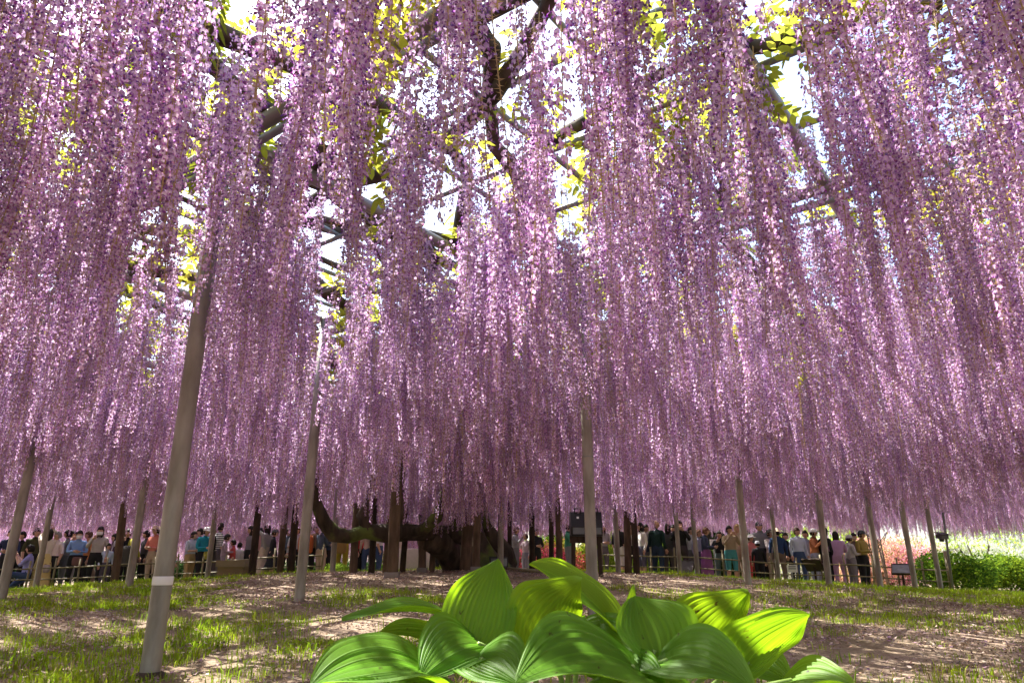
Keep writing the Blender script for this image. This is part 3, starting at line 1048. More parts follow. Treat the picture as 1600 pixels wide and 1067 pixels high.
def hand(m, J, w, e, mi=0):
    """palm with four curled fingers and a thumb"""
    W = Vector(J[w]); E = Vector(J[e])
    d = (W - E).normalized()
    side = d.cross(Vector((0, 1, 0.2))).normalized(); n = side.cross(d)
    sg = 1 if W.x > 0 else -1
    m.tube([W - d * .01, W + d * .035, W + d * .075], [.027, .036, .030], 6, mi)
    for k in range(4):
        o = side * ((k - 1.5) * .017)
        ln = (.058, .068, .064, .05)[k]
        p = W + d * .07 + o
        m.tube([p, p + d * ln * .5 + n * .010, p + d * ln * .85 + n * .032], [.0095, .0088, .0070], 5, mi)
    t0 = W + d * .02 + side * (sg * .026)
    m.tube([t0, t0 + d * .03 + side * (sg * .022), t0 + d * .06 + side * (sg * .020) + n * .012], [.0115, .010, .008], 5, mi)


def person(u, d, H, face, label, top, bottom, pose='stand', hair=(.02, .015, .012), hat=None, long=False, mask=False, skirt=None, shorts=False, sleeve=True, stout=1.14, ground=None, bald=False):
    d = d * .92 - .0006 * abs(u - 800)
    x = (u - 800) / F * d; y = d / math.cos(PITCH)
    z = float(gz(x, y)) + .012
    V, Fc, cen, seg, J = body_shape(pose, stout)
    mats = [SKIN, top if not isinstance(top, tuple) else cmat(top), bottom if not isinstance(bottom, tuple) else cmat(bottom), SHOE, DARK, LIP]
    mi = []
    for c, s in zip(cen, seg):
        a, b = EDGES[s]
        if a in ('nkb',): k = 0
        elif b in ('nkb', 'che', 'wai', 'sl', 'sr'): k = 1 if c[2] > J['pel'][2] + .05 else 2
        elif a in ('sl', 'sr'): k = 1
        elif a in ('el', 'er'): k = 1 if sleeve else 0
        elif a in ('al', 'ar'): k = 3
        elif shorts and a in ('kl', 'kr'): k = 0
        else: k = 2
        mi.append(k)
    m = MB()
    m.add(V, Fc); m.m = mi
    hand(m, J, 'wl', 'el'); hand(m, J, 'wr', 'er')
    nk = Vector(J['nkt']); hc = nk + Vector((0, -.015, .085))
    # head: skull tapering to a chin, brow, nose and ears
    base = len(m.v); sg_, rg = 16, 12
    for i in range(rg + 1):
        ph = math.pi * i / rg
        for k in range(sg_):
            a = 2 * math.pi * k / sg_
            px, py, pz = math.sin(ph) * math.cos(a), math.sin(ph) * math.sin(a), -math.cos(ph)
            tap = 1 - .28 * max(0, -pz) ** 1.4
            vx, vy, vz = px * .074 * tap, py * .092 * tap, pz * .118
            if py < -.85 and -.25 < pz < .15: vy -= .020 * (1 - abs(pz + .08) * 3.5)
            m.v.append((hc.x + vx, hc.y + vy, hc.z + vz))
    for i in range(rg):
        for k in range(sg_):
            k2 = (k + 1) % sg_
            m.f.append((base + i * sg_ + k, base + i * sg_ + k2, base + (i + 1) * sg_ + k2, base + (i + 1) * sg_ + k)); m.m.append(0)
    for s_ in (-1, 1):
        m.ball((hc.x + s_ * .074, hc.y + .008, hc.z - .005), (.012, .02, .03), 6, 4, 0)
        m.ball((hc.x + s_ * .029, hc.y - .083, hc.z + .012), (.014, .008, .007), 6, 4, 4)
    m.ball((hc.x, hc.y - .078, hc.z - .060), (.022, .012, .006), 6, 4, 5)
    o = m.build("person", mats, None, True, loc=(x, y, z), rot=(0, 0, face), scl=(H / 1.66 * 1.10, H / 1.66 * 1.08, H / 1.66))
    tag(o, label, "person", "visitors behind the bamboo fence")
    rim = 1.12
    # hair as a shell over the skull, open at the face
    if not bald:
        h = MB()
        rings, sgs = 9, 18
        for i in range(rings + 1):
            ph = math.pi * (.02 + (.80 if long else .66) * i / rings)
            for k in range(sgs):
                a = 2 * math.pi * k / sgs
                px, py, pz = math.sin(ph) * math.cos(a), math.sin(ph) * math.sin(a), math.cos(ph)
                lift = 0
                if py < -.25 and pz < .40: lift = min(1, (.40 - pz) * 2.2) * min(1, (-py - .25) * 2.5)
                q = rim * (1 + .04 * math.sin(a * 7 + i)) * (1 - .25 * lift)
                ext = -.10 * max(0, -pz) * (1 if long and py > -.2 else 0) * 3
                h.v.append((hc.x + px * .076 * q, hc.y + py * .095 * q + .004, hc.z + pz * .122 * (q if pz > 0 else 1.0) + ext + lift * .02))
        for i in range(rings):
            for k in range(sgs):
                k2 = (k + 1) % sgs
                h.f.append((i * sgs + k, (i + 1) * sgs + k, (i + 1) * sgs + k2, i * sgs + k2)); h.m.append(0)
        h.build("hair", cmat(hair, .6), o, True)
    if hat:
        kind, col = hat
        h = MB()
        if kind == 'brim':
            h.lathe([(.001, .115), (.05, .112), (.082, .09), (.092, .035), (.10, .03), (.17, .015), (.172, .010), (.10, .022)], 18, off=(hc.x, hc.y + .005, hc.z + .03), sx=.98, sy=1.12)
        else:
            h.lathe([(.001, .108), (.045, .10), (.078, .07), (.088, .02), (.089, -.005)], 16, off=(hc.x, hc.y + .005, hc.z + .035), sx=.98, sy=1.15)
            h.add([(hc.x - .065, hc.y - .075, hc.z + .035), (hc.x + .065, hc.y - .075, hc.z + .035), (hc.x + .05, hc.y - .175, hc.z + .015), (hc.x - .05, hc.y - .175, hc.z + .015),
                   (hc.x - .065, hc.y - .075, hc.z + .042), (hc.x + .065, hc.y - .075, hc.z + .042), (hc.x + .05, hc.y - .175, hc.z + .022), (hc.x - .05, hc.y - .175, hc.z + .022)],
                  [(0, 3, 2, 1), (4, 5, 6, 7), (0, 1, 5, 4), (1, 2, 6, 5), (2, 3, 7, 6), (3, 0, 4, 7)])
        h.build("hat", cmat(col), o, True)
    if mask:
        h = MB()
        V_ = []
        for i in range(4):
            for k in range(7):
                a = -math.pi / 2 + (k - 3) * .36
                zz = hc.z - .012 - i * .03
                q = 1.0 + (.12 if i in (1, 2) else .03)
                V_.append((hc.x + math.cos(a) * .078 * q * (1 - .05 * i), hc.y + math.sin(a) * .103 * q * (1 - .04 * i), zz))
        h.add(V_, [(i * 7 + k, i * 7 + k + 1, (i + 1) * 7 + k + 1, (i + 1) * 7 + k) for i in range(3) for k in range(6)])
        h.build("face_mask", cmat((.75, .75, .76)), o, True)
    if skirt is not None:
        sm, low = skirt
        h = MB()
        pz = J['pel'][2]
        prof = [(.155, pz + .10), (.185, pz - .05), (.21, pz - .25), (low * .28 + .20, low)]
        bs = len(h.v); sgs = 22
        for r_, z_ in prof:
            for k in range(sgs):
                a = 2 * math.pi * k / sgs
                q = r_ * (1 + .06 * math.sin(a * 6) * (pz + .1 - z_))
                h.v.append((q * math.cos(a), q * .8 * math.sin(a), z_))
        for i in range(len(prof) - 1):
            for k in range(sgs):
                k2 = (k + 1) % sgs
                h.f.append((i * sgs + k, i * sgs + k2, (i + 1) * sgs + k2, (i + 1) * sgs + k)); h.m.append(0)
        h.build("skirt", sm if not isinstance(sm, tuple) else cmat(sm), o, True)
    return o, J


def on_body(o, name, m, mat, label, cat, extra=()):
    """a bag or camera carried by a person: a thing of its own, placed in that person's space"""
    ob = m.build(name, mat, None, True, loc=o.location, rot=o.rotation_euler, scl=o.scale)
    tag(ob, label, cat)
    for nm, mm, mt in extra:
        mm.build(nm, mt, ob, True)
    return ob


def rbox(cx, cy, cz, sx, sy, sz, k=.35):
    """a soft-edged bag body"""
    m = MB()
    prof = [(-.5, .75), (-.42, .95), (0, 1.0), (.3, .97), (.45, .85), (.5, .55)]
    sg = 14; V_ = []
    for t, q in prof:
        for i in range(sg):
            a = 2 * math.pi * i / sg
            c_, s_ = math.cos(a), math.sin(a)
            e = .55
            V_.append((cx + math.copysign(abs(c_) ** e, c_) * sx * .5 * q, cy + math.copysign(abs(s_) ** e, s_) * sy * .5 * q, cz + t * sz))
    Fc = [(i * sg + k_, i * sg + (k_ + 1) % sg, (i + 1) * sg + (k_ + 1) % sg, (i + 1) * sg + k_) for i in range(len(prof) - 1) for k_ in range(sg)]
    Fc += [tuple(reversed(range(sg))), tuple((len(prof) - 1) * sg + k_ for k_ in range(sg))]
    m.add(V_, Fc)
    return m


BLK = (.02, .02, .022); NAVY = (.025, .035, .08); GREY = (.16, .16, .17); WHT = (.62, .60, .58); BEI = (.42, .34, .25); JEAN = (.05, .08, .16); TAN = (.36, .27, .16)
PI = math.pi
P = person
P(8, 21.8, 1.68, .3, "visitor in a dark navy coat with lowered arms at the fence's outer end", NAVY, BLK, 'down')
P(47, 22.6, 1.75, .9, "dark-haired visitor in an olive green shirt looking sideways behind the crouching photographer", (.06, .065, .03), BLK, 'stand', sleeve=False)
crouch, _ = P(43, 21.6, 1.70, -1.2, "visitor in a lavender shirt crouching to take a picture", (.27, .27, .52), JEAN, 'kneelphone', sleeve=False)
P(68, 21.9, 1.66, -2.6, "woman in cream top and yellow flowered skirt with both arms raised", (.62, .55, .45), BEI, 'up', long=True, skirt=(M_DOT, .10))
lady5, _ = P(82, 22.0, 1.60, -.3, "grey-haired visitor in a white and pink top carrying a patterned bag", (.66, .56, .54), BLK, 'stand', hair=(.25, .22, .2), sleeve=False)
P(98, 22.4, 1.68, -1.0, "dark-haired visitor in a grey shirt lifting a phone to the eyes", GREY, (.10, .11, .12), 'phone')
lady7, _ = P(116, 22.0, 1.62, .5, "masked woman in a light blue sweatshirt holding a phone", (.20, .33, .58), BLK, 'down', mask=True)
P(131, 22.9, 1.68, -.6, "visitor in an orange top half hidden behind the masked women", (.55, .22, .08), BLK, 'stand', hair=(.10, .05, .03))
P(148, 21.9, 1.70, .3, "masked woman with bobbed hair in a grey-beige blouse and black waistcoat", (.38, .35, .33), BLK, 'one', mask=True, long=True)
P(164, 22.0, 1.25, .9, "small child in a light blue and white shirt sitting low", (.48, .58, .72), (.08, .07, .1), 'stand')
P(184, 22.8, 1.66, 0, "visitor with dark hair and white top standing behind the slanting wooden prop", (.5, .48, .46), BLK, 'stand')
y12, _ = P(205, 22.2, 1.62, 2.6, "visitor in a yellow-green shirt and dark blue cap with a big dark rucksack", (.36, .36, .05), (.10, .09, .05), 'stand', hat=('cap', (.03, .04, .12)))
P(237, 22.1, 1.66, -.2, "woman in a straw hat, coral blouse and navy cardigan", (.55, .20, .15), BEI, 'down', hat=('brim', (.60, .47, .28)), sleeve=True)
P(257, 22.9, 1.72, .5, "brown-haired visitor partly behind the taped post", (.10, .07, .07), BLK, 'stand', hair=(.07, .03, .02))
P(251, 22.2, 1.52, .2, "woman in a dark purple jacket beside the child in blue", (.10, .07, .15), BLK, 'down', hair=(.08, .04, .03))
P(263, 21.8, 1.22, 1.0, "child in a bright blue jacket and white cap", (.03, .07, .30), (.25, .33, .42), 'stand', hat=('cap', WHT))
P(295, 22.2, 1.52, 1.3, "boy in a white shirt with grey-blue waistcoat and khaki trousers", (.45, .48, .54), (.42, .31, .14), 'down', sleeve=False)
p17, _ = P(315, 22.0, 1.60, .9, "visitor in a teal jacket with a white peaked cap and black trousers", (.02, .22, .29), BLK, 'down', hat=('cap', WHT), stout=1.1)
p18, _ = P(337, 22.3, 1.74, 2.4, "tall visitor in a black and white striped shirt with a black rucksack", M_STRIPE, (.14, .12, .14), 'stand', sleeve=False)
P(361, 22.2, 1.25, -1.1, "child in a red shirt reaching over the wooden box", (.45, .07, .07), (.3, .38, .45), 'one', sleeve=False)
P(371, 22.6, 1.20, 2.8, "child in a white shirt behind the wooden box", (.66, .64, .62), BLK, 'stand')
P(387, 22.4, 1.62, -.8, "woman with long black hair in grey beside the dark prop", (.17, .16, .17), BLK, 'stand', long=True)
P(412, 22.2, 1.62, -1.9, "woman in a grey top and long beige skirt lifting a phone", (.26, .25, .24), BEI, 'up', long=True, skirt=((.45, .36, .28), .25))
P(424, 21.9, 1.42, 1.8, "girl in a black dress and grey cap", BLK, SKIN, 'stand', hat=('cap', (.10, .10, .11)), skirt=(BLK, .42), shorts=True)
P(460, 22.6, 1.55, .2, "visitor with white shirt and black waistcoat behind the pale brown prop", (.5, .5, .5), BLK, 'stand')
p24, _ = P(481, 22.5, 1.60, 2.9, "dark-haired visitor wearing an orange rucksack", (.30, .22, .14), BLK, 'stand')
P(500, 22.3, 1.55, 2.5, "visitor in a dark brimmed hat, slate jacket and beige trousers", (.06, .08, .11), BEI, 'down', hat=('brim', (.03, .03, .035)))
P(512, 22.6, 1.48, 1.2, "visitor in a plain dark blue coat next to the dark brimmed hat", (.03, .05, .10), BLK, 'stand')
p27, _ = P(533, 21.0, 1.50, 3.0, "visitor in a yellow raincoat and pale straw hat seen from behind", (.52, .38, .03), (.40, .30, .05), 'down', hat=('brim', (.55, .46, .34)), stout=1.35)
P(560, 22.5, 1.50, 1.4, "visitor in a bright red shirt behind the low bough", (.55, .04, .05), BLK, 'stand')
P(574, 22.4, 1.55, -2.8, "visitor in a dusty pink shirt and jeans under the low bough", (.50, .37, .33), JEAN, 'one')
p30, _ = P(591, 22.3, 1.60, 1.6, "visitor in a white shirt with a dark rucksack under the low bough", (.62, .60, .60), JEAN, 'stand', sleeve=False)
P(622, 22.6, 1.45, .4, "visitor in pale clothes beside the white-covered table", (.55, .45, .4), GREY, 'stand')
P(688, 23.4, 1.55, .4, "visitor in a black coat under the leaning stem of the old tree", BLK, BLK, 'stand')
P(806, 23.0, 1.50, 1.3, "brown-haired visitor in a grey jacket before the red azaleas", (.23, .23, .24), GREY, 'one', hair=(.09, .05, .03))
P(822, 23.4, 1.35, -.9, "child in a white and pink top before the red azaleas", (.62, .52, .55), (.3, .3, .35), 'one')
P(838, 22.8, 1.42, .3, "visitor in black bending behind a dark prop", BLK, BLK, 'down')
P(889, 22.4, 1.58, 1.4, "visitor in a green and white jersey beneath the twin floodlight", (.05, .20, .13), GREY, 'one', sleeve=False)
P(943, 22.0, 1.55, .3, "visitor in a grey flowered blouse beside the banded steel post", (.34, .31, .33), (.14, .12, .14), 'down', long=True)
P(969, 22.3, 1.62, 2.2, "visitor in a black T-shirt and white apron-like bottoms", BLK, WHT, 'stand', sleeve=False, shorts=True)
P(990, 22.6, 1.66, -.4, "visitor with dark glasses between the twin props", (.30, .25, .24), BLK, 'stand')
P(1004, 22.0, 1.58, -1.2, "woman in a white blouse and dark shorts beside the twin props", (.66, .64, .60), (.10, .10, .14), 'one', long=True, shorts=True)
P(1019, 22.6, 1.40, .8, "small visitor in a navy hooded top next to the bald visitor", NAVY, (.12, .12, .14), 'down')
P(1029, 22.0, 1.66, 2.4, "balding visitor in a dark green jacket seen half from behind", (.015, .035, .035), (.03, .05, .09), 'stand', bald=True)
P(1047, 22.2, 1.60, 2.8, "woman with long dark hair in a charcoal jacket seen from behind", (.07, .07, .08), (.10, .09, .09), 'stand', long=True)
P(1066, 22.0, 1.68, -.2, "visitor in a black long-sleeved shirt raising both hands to the face", BLK, (.06, .05, .05), 'phone')
P(1095, 22.3, 1.50, .4, "visitor in a navy and white top beside the seated girl", (.26, .27, .35), (.06, .05, .09), 'stand', hair=(.16, .08, .05))
P(1105, 21.7, 1.50, 1.1, "visitor in a dark jacket and purple skirt bending forward", (.05, .06, .11), (.22, .08, .22), 'down', hair=(.14, .07, .04), skirt=((.22, .08, .22), .15))
P(1144, 21.9, 1.60, .1, "visitor in beige shirt, black waistcoat and teal shorts taking a picture", (.35, .27, .18), (.07, .28, .28), 'phone', shorts=True)
P(1157, 22.5, 1.72, .3, "fair-haired visitor in a beige coat behind a steel post", (.52, .42, .30), BEI, 'stand', hair=(.40, .27, .13), long=True)
P(1177, 22.2, 1.40, .2, "child in a pink shirt and white sun hat", (.60, .20, .20), (.45, .06, .06), 'stand', hat=('brim', (.70, .68, .66)))
P(1192, 22.5, 1.78, -.2, "tall visitor in a plain grey jumper and black cap", (.20, .20, .22), BLK, 'stand', hat=('cap', BLK))
P(1187, 21.6, 1.18, 2.9, "child in black with a white and blue cap in front of the grey jumper", BLK, BLK, 'stand', hat=('cap', (.65, .68, .74)))
P(1208, 22.4, 1.56, .5, "visitor in a white blouse and dark cap beside the navy shirt", (.62, .55, .53), BEI, 'one', hat=('cap', (.10, .09, .10)))
P(1219, 22.0, 1.55, 2.9, "visitor in a navy shirt and cream sun hat seen from behind", (.025, .05, .12), (.16, .12, .09), 'stand', hat=('brim', (.64, .53, .38)))
P(1232, 22.8, 1.52, -.2, "visitor in black behind the small white notice", BLK, BLK, 'stand')
P(1251, 22.1, 1.60, .1, "visitor in a pale blue open shirt and jeans", (.50, .56, .68), JEAN, 'stand', hair=(.06, .03, .02))
P(1277, 22.2, 1.60, .8, "visitor in a round white cap and orange scarf behind the tilted board", (.55, .22, .10), (.38, .40, .50), 'one', hat=('cap', (.75, .74, .72)))
P(1294, 22.0, 1.62, 1.9, "visitor all in black with a wide black hat", BLK, BLK, 'stand', hat=('brim', BLK), long=True)
P(1312, 21.8, 1.55, 2.9, "visitor with black bobbed hair in a lilac shirt and lilac trousers", (.42, .26, .43), (.40, .24, .38), 'down', long=True, stout=1.15)
P(1331, 21.9, 1.48, 1.7, "visitor in a pale grey hood and smock bending to the side", (.42, .40, .39), (.20, .19, .20), 'down', hat=('cap', (.50, .48, .46)), stout=1.2)
P(1351, 22.0, 1.62, .6, "visitor in an olive yellow shirt and dark cap before the orange azaleas", (.26, .20, .05), BLK, 'down', hat=('cap', (.05, .06, .06)))

P(26, 22.6, 1.66, .1, "visitor in a black jacket between the navy coat and the olive shirt", BLK, BLK, 'one')
P(58, 23.0, 1.62, -.4, "visitor in a teal blue top mostly behind the raised arms", (.03, .18, .26), BLK, 'stand', long=True)
P(106, 23.2, 1.70, .7, "visitor in a faded green shirt behind the blue sweatshirt", (.16, .18, .10), GREY, 'phone')
P(173, 22.9, 1.58, -.6, "visitor in a dark plum cardigan behind the sitting child", (.09, .05, .08), BLK, 'stand', long=True)
P(192, 22.4, 1.64, .4, "visitor in a black coat looking over the fence by the slanting prop", BLK, BLK, 'one')
P(222, 22.8, 1.60, -.7, "visitor in dark grey between the rucksack and the straw hat", (.07, .07, .075), BLK, 'stand')
P(245, 22.5, 1.64, .6, "visitor in black just behind the straw-hatted woman", BLK, BLK, 'stand')
P(306, 22.9, 1.64, -.3, "visitor in charcoal behind the boy and the teal jacket", (.08, .08, .09), BLK, 'one')
P(327, 22.8, 1.62, .5, "visitor in a white top between the teal jacket and the striped shirt", (.58, .55, .54), BLK, 'one')
P(348, 22.0, 1.40, 2.0, "visitor in a mauve skirt stooping beside the striped shirt", (.30, .22, .27), (.22, .18, .22), 'down')
P(402, 22.9, 1.60, -.2, "visitor in a red scarf and white blouse beside the grey-topped woman", (.56, .30, .28), BLK, 'stand')
P(446, 22.8, 1.55, .6, "visitor in slate blue between the pale and dark twin props", (.12, .15, .19), BLK, 'down')
P(470, 22.7, 1.60, -.5, "visitor in black behind a steel post, next to the orange rucksack", BLK, BLK, 'stand')
P(491, 22.9, 1.62, .2, "visitor in brown behind the dark brimmed hat", (.14, .09, .06), BLK, 'stand')
P(1012, 22.7, 1.60, .3, "visitor in pale grey behind the white blouse", (.36, .35, .35), GREY, 'stand')
P(1056, 22.8, 1.62, -.4, "visitor in brown between the charcoal jacket and the raised hands", (.14, .10, .08), BLK, 'stand')
P(1083, 22.6, 1.58, .3, "visitor in white and grey beside the grey tilted board", (.45, .45, .46), GREY, 'stand')
P(1128, 22.4, 1.50, -.3, "visitor in black beside the white square notice", BLK, (.10, .14, .14), 'one')
P(1166, 22.8, 1.62, .2, "visitor in a cream cardigan behind the pink child", (.50, .45, .36), BEI, 'stand', long=True)
P(1264, 22.6, 1.58, -.5, "visitor in pale denim beside the dark tilted board", (.30, .36, .46), (.34, .38, .48), 'stand')
P(1340, 22.6, 1.58, .2, "visitor in dark brown behind the pale grey hood", (.12, .08, .06), BLK, 'stand')
on_body(lady5, "handbag", rbox(-.05, -.20, .66, .34, .14, .22), cmat((.42, .36, .36)), "grey and white patterned handbag held by the grey-haired visitor", "handbag")
on_body(lady7, "shoulder_bag", rbox(.05, -.20, .84, .24, .12, .24), cmat((.16, .09, .08)), "brown shoulder bag hanging in front of the light blue sweatshirt", "bag")
on_body(y12, "rucksack", rbox(-.12, .22, .92, .46, .28, .58), cmat((.05, .05, .045)), "big dark rucksack on the back of the yellow-green shirt", "rucksack")
on_body(p17, "belt_bag", rbox(.05, -.16, .90, .24, .12, .22), cmat((.30, .30, .06)), "yellow-green bag at the waist of the teal jacket", "bag")
on_body(p18, "rucksack", rbox(0, .20, 1.15, .30, .18, .42), cmat(BLK), "black rucksack on the striped shirt", "rucksack")
on_body(p24, "rucksack", rbox(0, .22, 1.10, .40, .26, .52), cmat((.50, .14, .05)), "bright orange rucksack worn beside the dark brimmed hat", "rucksack")
on_body(p30, "rucksack", rbox(0, .19, 1.18, .28, .17, .40), cmat((.03, .03, .035)), "dark rucksack on the white shirt under the low bough", "rucksack")
on_body(p27, "rucksack", rbox(0, .26, .98, .40, .22, .46), cmat((.30, .18, .07)), "brown rucksack on the yellow raincoat", "rucksack")


# ------------------------------------------------------------------ lamps, boards, boxes
def ground_pt(u, d):
    x = (u - 800) / F * d; y = d / math.cos(PITCH)
    return Vector((x, y, float(gz(x, y))))


def twin_floodlight():
    g = ground_pt(917, 11.2)
    o = empty("floodlight_stand", g)
    tag(o, "big black twin floodlight on a wooden stand behind the banded steel post", "floodlight")
    st = MB()
    for sx in (-.2, .2):
        st.tube([(sx * 1.1, 0, -.05), (sx, 0, .62)], .035, 8)
    st.box(-.26, .26, -.05, .05, .50, .62)
    st.build("stand", M_DARKWOOD, o)
    for sx in (-.135, .135):
        h = MB()
        w = .115
        # wedge-shaped housing: tilted glass below, sloping back above
        prof = [(-.17, .60), (.10, .60), (.17, .78), (.10, .98), (-.08, .98), (-.20, .74)]
        V_ = [(sx - w, y, z) for y, z in prof] + [(sx + w, y, z) for y, z in prof]
        n_ = len(prof)
        h.add(V_, [tuple(range(n_)), tuple(reversed(range(n_, 2 * n_)))] + [(i, i + n_, (i + 1) % n_ + n_, (i + 1) % n_) for i in range(n_)])
        ho = h.build("lamp_housing", M_BLACK, o)
        hd = MB(); hd.tube([(sx - .05, -.10, .96), (sx - .05, -.12, 1.03), (sx + .05, -.12, 1.03), (sx + .05, -.10, .96)], .012, 6)
        hd.build("handle", M_BLACK, ho)
        gl = MB(); gl.box(sx - w * .8, sx + w * .8, -.212, -.205, .0, .10)
        g_o = gl.build("lamp_glass", M_GLASS, ho)
        g_o.location = (0, .0, .63)
        lb = MB(); lb.box(sx - .018, sx + .018, -.004, 0, 0, .07)
        lo_ = lb.build("white_tag", M_WHITE, ho, loc=(0, -.145, .84)); lo_.rotation_euler = (-.45, 0, 0)


twin_floodlight()


def ground_floodlight(u, d, s, label, rz):
    o = empty("ground_floodlight", ground_pt(u, d), rz)
    o.scale = (s, s, s)
    tag(o, label, "floodlight", "low black floodlights")
    b = MB(); b.box(-.24, .24, -.12, .12, .06, .36); b.build("housing", M_BLACK, o)
    for sx in (-.12, .12):
        g = MB(); g.box(sx - .09, sx + .09, -.128, -.121, .12, .31); g.build("lamp_glass", M_GLASS, o)
    f = MB(); f.box(-.22, -.18, -.1, .1, -.03, .06); f.box(.18, .22, -.1, .1, -.03, .06); f.build("foot", M_BLACK, o)


ground_floodlight(779, 13.4, .72, "low black twin floodlight on the ground beside the mossy trunk", .1)


def tilted_board(u, v, d, w, h, label, tilt, rz, mat, text=False):
    g = ground_pt(u, d)
    zc = at(u, v, d).z - g.z
    o = empty("tilted_board", g, rz)
    tag(o, label, "board")
    p = MB(); p.tube([(0, 0.02, -.05), (0, 0.02, zc)], .028, 8); p.build("leg", M_DARKWOOD, o, True)
    b = MB(); b.box(-w / 2, w / 2, -.02, .02, -h / 2, h / 2)
    bo = b.build("panel", mat, o, loc=(0, -.02, zc)); bo.rotation_euler = (-tilt, 0, 0)
    fr = MB()
    for (x0, x1, z0, z1) in ((-w / 2 - .02, -w / 2, -h / 2 - .02, h / 2 + .02), (w / 2, w / 2 + .02, -h / 2 - .02, h / 2 + .02), (-w / 2, w / 2, h / 2, h / 2 + .02), (-w / 2, w / 2, -h / 2 - .02, -h / 2)):
        fr.box(x0, x1, -.028, .028, z0, z1)
    fr.build("frame", M_DARKWOOD, bo)
    return o


M_PANELB = plain("dark_brown_panel", (.07, .05, .04), .5)
M_PANELG = plain("grey_panel", (.10, .09, .095), .95, spec=.05)
M_PANELP = plain("slate_panel", (.10, .09, .12), .3)
tilted_board(1272, 882, 18.4, .46, .34, "dark brown tilted board in front of the white-capped visitor", -.7, -.9, M_PANELB)
tilted_board(1073, 886, 18.4, .40, .40, "grey tilted board below the visitor in black raising both hands", .75, -.7, M_PANELG)
tilted_board(1408, 889, 18.0, .42, .30, "slate grey tilted board before the pink azaleas", .8, -.6, M_PANELP)


def notice(u, v, d, w, h, label, pole=True, lines=3):
    g = ground_pt(u, d)
    zc = at(u, v, d).z - g.z
    o = empty("notice", g); tag(o, label, "notice")
    p = MB(); p.tube([(0, 0.02, -.05), (0, 0.02, zc + h * .3)], .02, 8); p.build("pole", M_POLE, o, True)
    b = MB(); b.box(-w / 2, w / 2, -.015, 0, -h / 2, h / 2); bo = b.build("panel", M_WHITE, o, loc=(0, -.005, zc))
    for i in range(lines):
        l = MB(); z_ = h * (.28 - .28 * i)
        l.box(-w * .36, w * .36, -.020, -.0165, z_ - h * .06, z_ + h * .06)
        l.build("text_line", M_INK, bo)


notice(1118, 847, 22.8, .24, .20, "white square notice on a thin pole before the dark evergreens", lines=0)
notice(1237, 888, 18.2, .26, .18, "small white notice with dark print on the bamboo fence", lines=2)


def spotlight_pole():
    g = ground_pt(1482, 17.5)
    o = empty("spotlight_pole", g); tag(o, "slim dark pole with a small black spotlight in front of the white wisteria", "spotlight")
    top_ = at(1473, 800, 17.5) - g
    p = MB(); p.tube([(0, 0, -.05), top_ * .5, top_], .028, 8); p.build("pole", M_POLE, o, True)
    c = at(1471, 838, 17.45) - g
    h = MB()
    h.box(-.12, .12, -.10, .06, -.05, .06)
    ho = h.build("lamp_housing", plain("spot_housing", (.07, .06, .075), .4), o, loc=c); ho.rotation_euler = (.15, 0, .2)
    hd = MB(); V_ = [(-.13, -.16, .05), (.13, -.16, .05), (.15, .07, .085), (-.15, .07, .085), (-.13, -.16, .065), (.13, -.16, .065), (.15, .07, .10), (-.15, .07, .10)]
    hd.add(V_, [(0, 3, 2, 1), (4, 5, 6, 7), (0, 1, 5, 4), (1, 2, 6, 5), (2, 3, 7, 6), (3, 0, 4, 7)]); hd.build("hood", M_BLACK, ho)
    g2 = MB(); g2.box(-.09, .09, -.108, -.101, -.035, .04); g2.build("lamp_glass", M_GLASS, ho)
    b2 = MB(); b2.lathe([(.05, -.12), (.06, -.05)], 10); b2.build("bracket", M_BLACK, ho)


spotlight_pole()

g = ground_pt(366, 18.2)
bx = empty("wooden_box", g); tag(bx, "plain brown wooden box with an overhanging lid beside a dark prop", "box")
b = MB(); b.box(-.33, .33, -.25, .25, -.04, .42); b.build("body", plain("box_board", (.20, .14, .08), .8, 0, .2, 3), bx)
b = MB(); b.box(-.37, .37, -.29, .29, .42, .58); b.build("lid", plain("box_lid", (.22, .17, .11), .8, 0, .2, 3), bx)
g = ground_pt(645, 17.8)
tb = empty("covered_table", g); tag(tb, "low table under a white cloth beyond the wooden props", "table")
b = MB()
n_ = 24; V_ = []
for z_, q in ((.62, .97), (.60, 1.0), (.3, 1.02), (-.05, 1.05)):
    for k in range(n_):
        a = 2 * PI * k / n_; c_, s_ = math.cos(a), math.sin(a)
        w_ = 1 + (.03 * math.sin(k * 2.6) if z_ < .5 else 0)
        V_.append((math.copysign(abs(c_) ** .25, c_) * .40 * q * w_, math.copysign(abs(s_) ** .25, s_) * .28 * q * w_, z_))
b.add(V_, [(i * n_ + k, (i + 1) * n_ + k, (i + 1) * n_ + (k + 1) % n_, i * n_ + (k + 1) % n_) for i in range(3) for k in range(n_)] + [tuple(range(n_))])
b.build("cloth", cmat((.62, .56, .50)), tb, True)
# fallen bamboo canes at the foot of the trunk
for i, (u0, v0, u1, v1) in enumerate(((793, 885, 838, 888), (800, 884, 850, 896))):
    a, b_ = at(u0, v0, 12.6 - i * .3), at(u1, v1, 12.2 - i * .3)
    for q in (a, b_): q.z = float(gz(q.x, q.y)) + .03
    c = MB(); c.tube([Vector((0, 0, 0)), b_ - a], .025, 8)
    tag(c.build("bamboo_cane", M_BAMBOO, None, True, loc=a), ("bamboo cane lying level on bare earth next to the low floodlight", "bamboo cane slanting across bare earth towards the hosta")[i], "cane", "canes lying by the trunk")


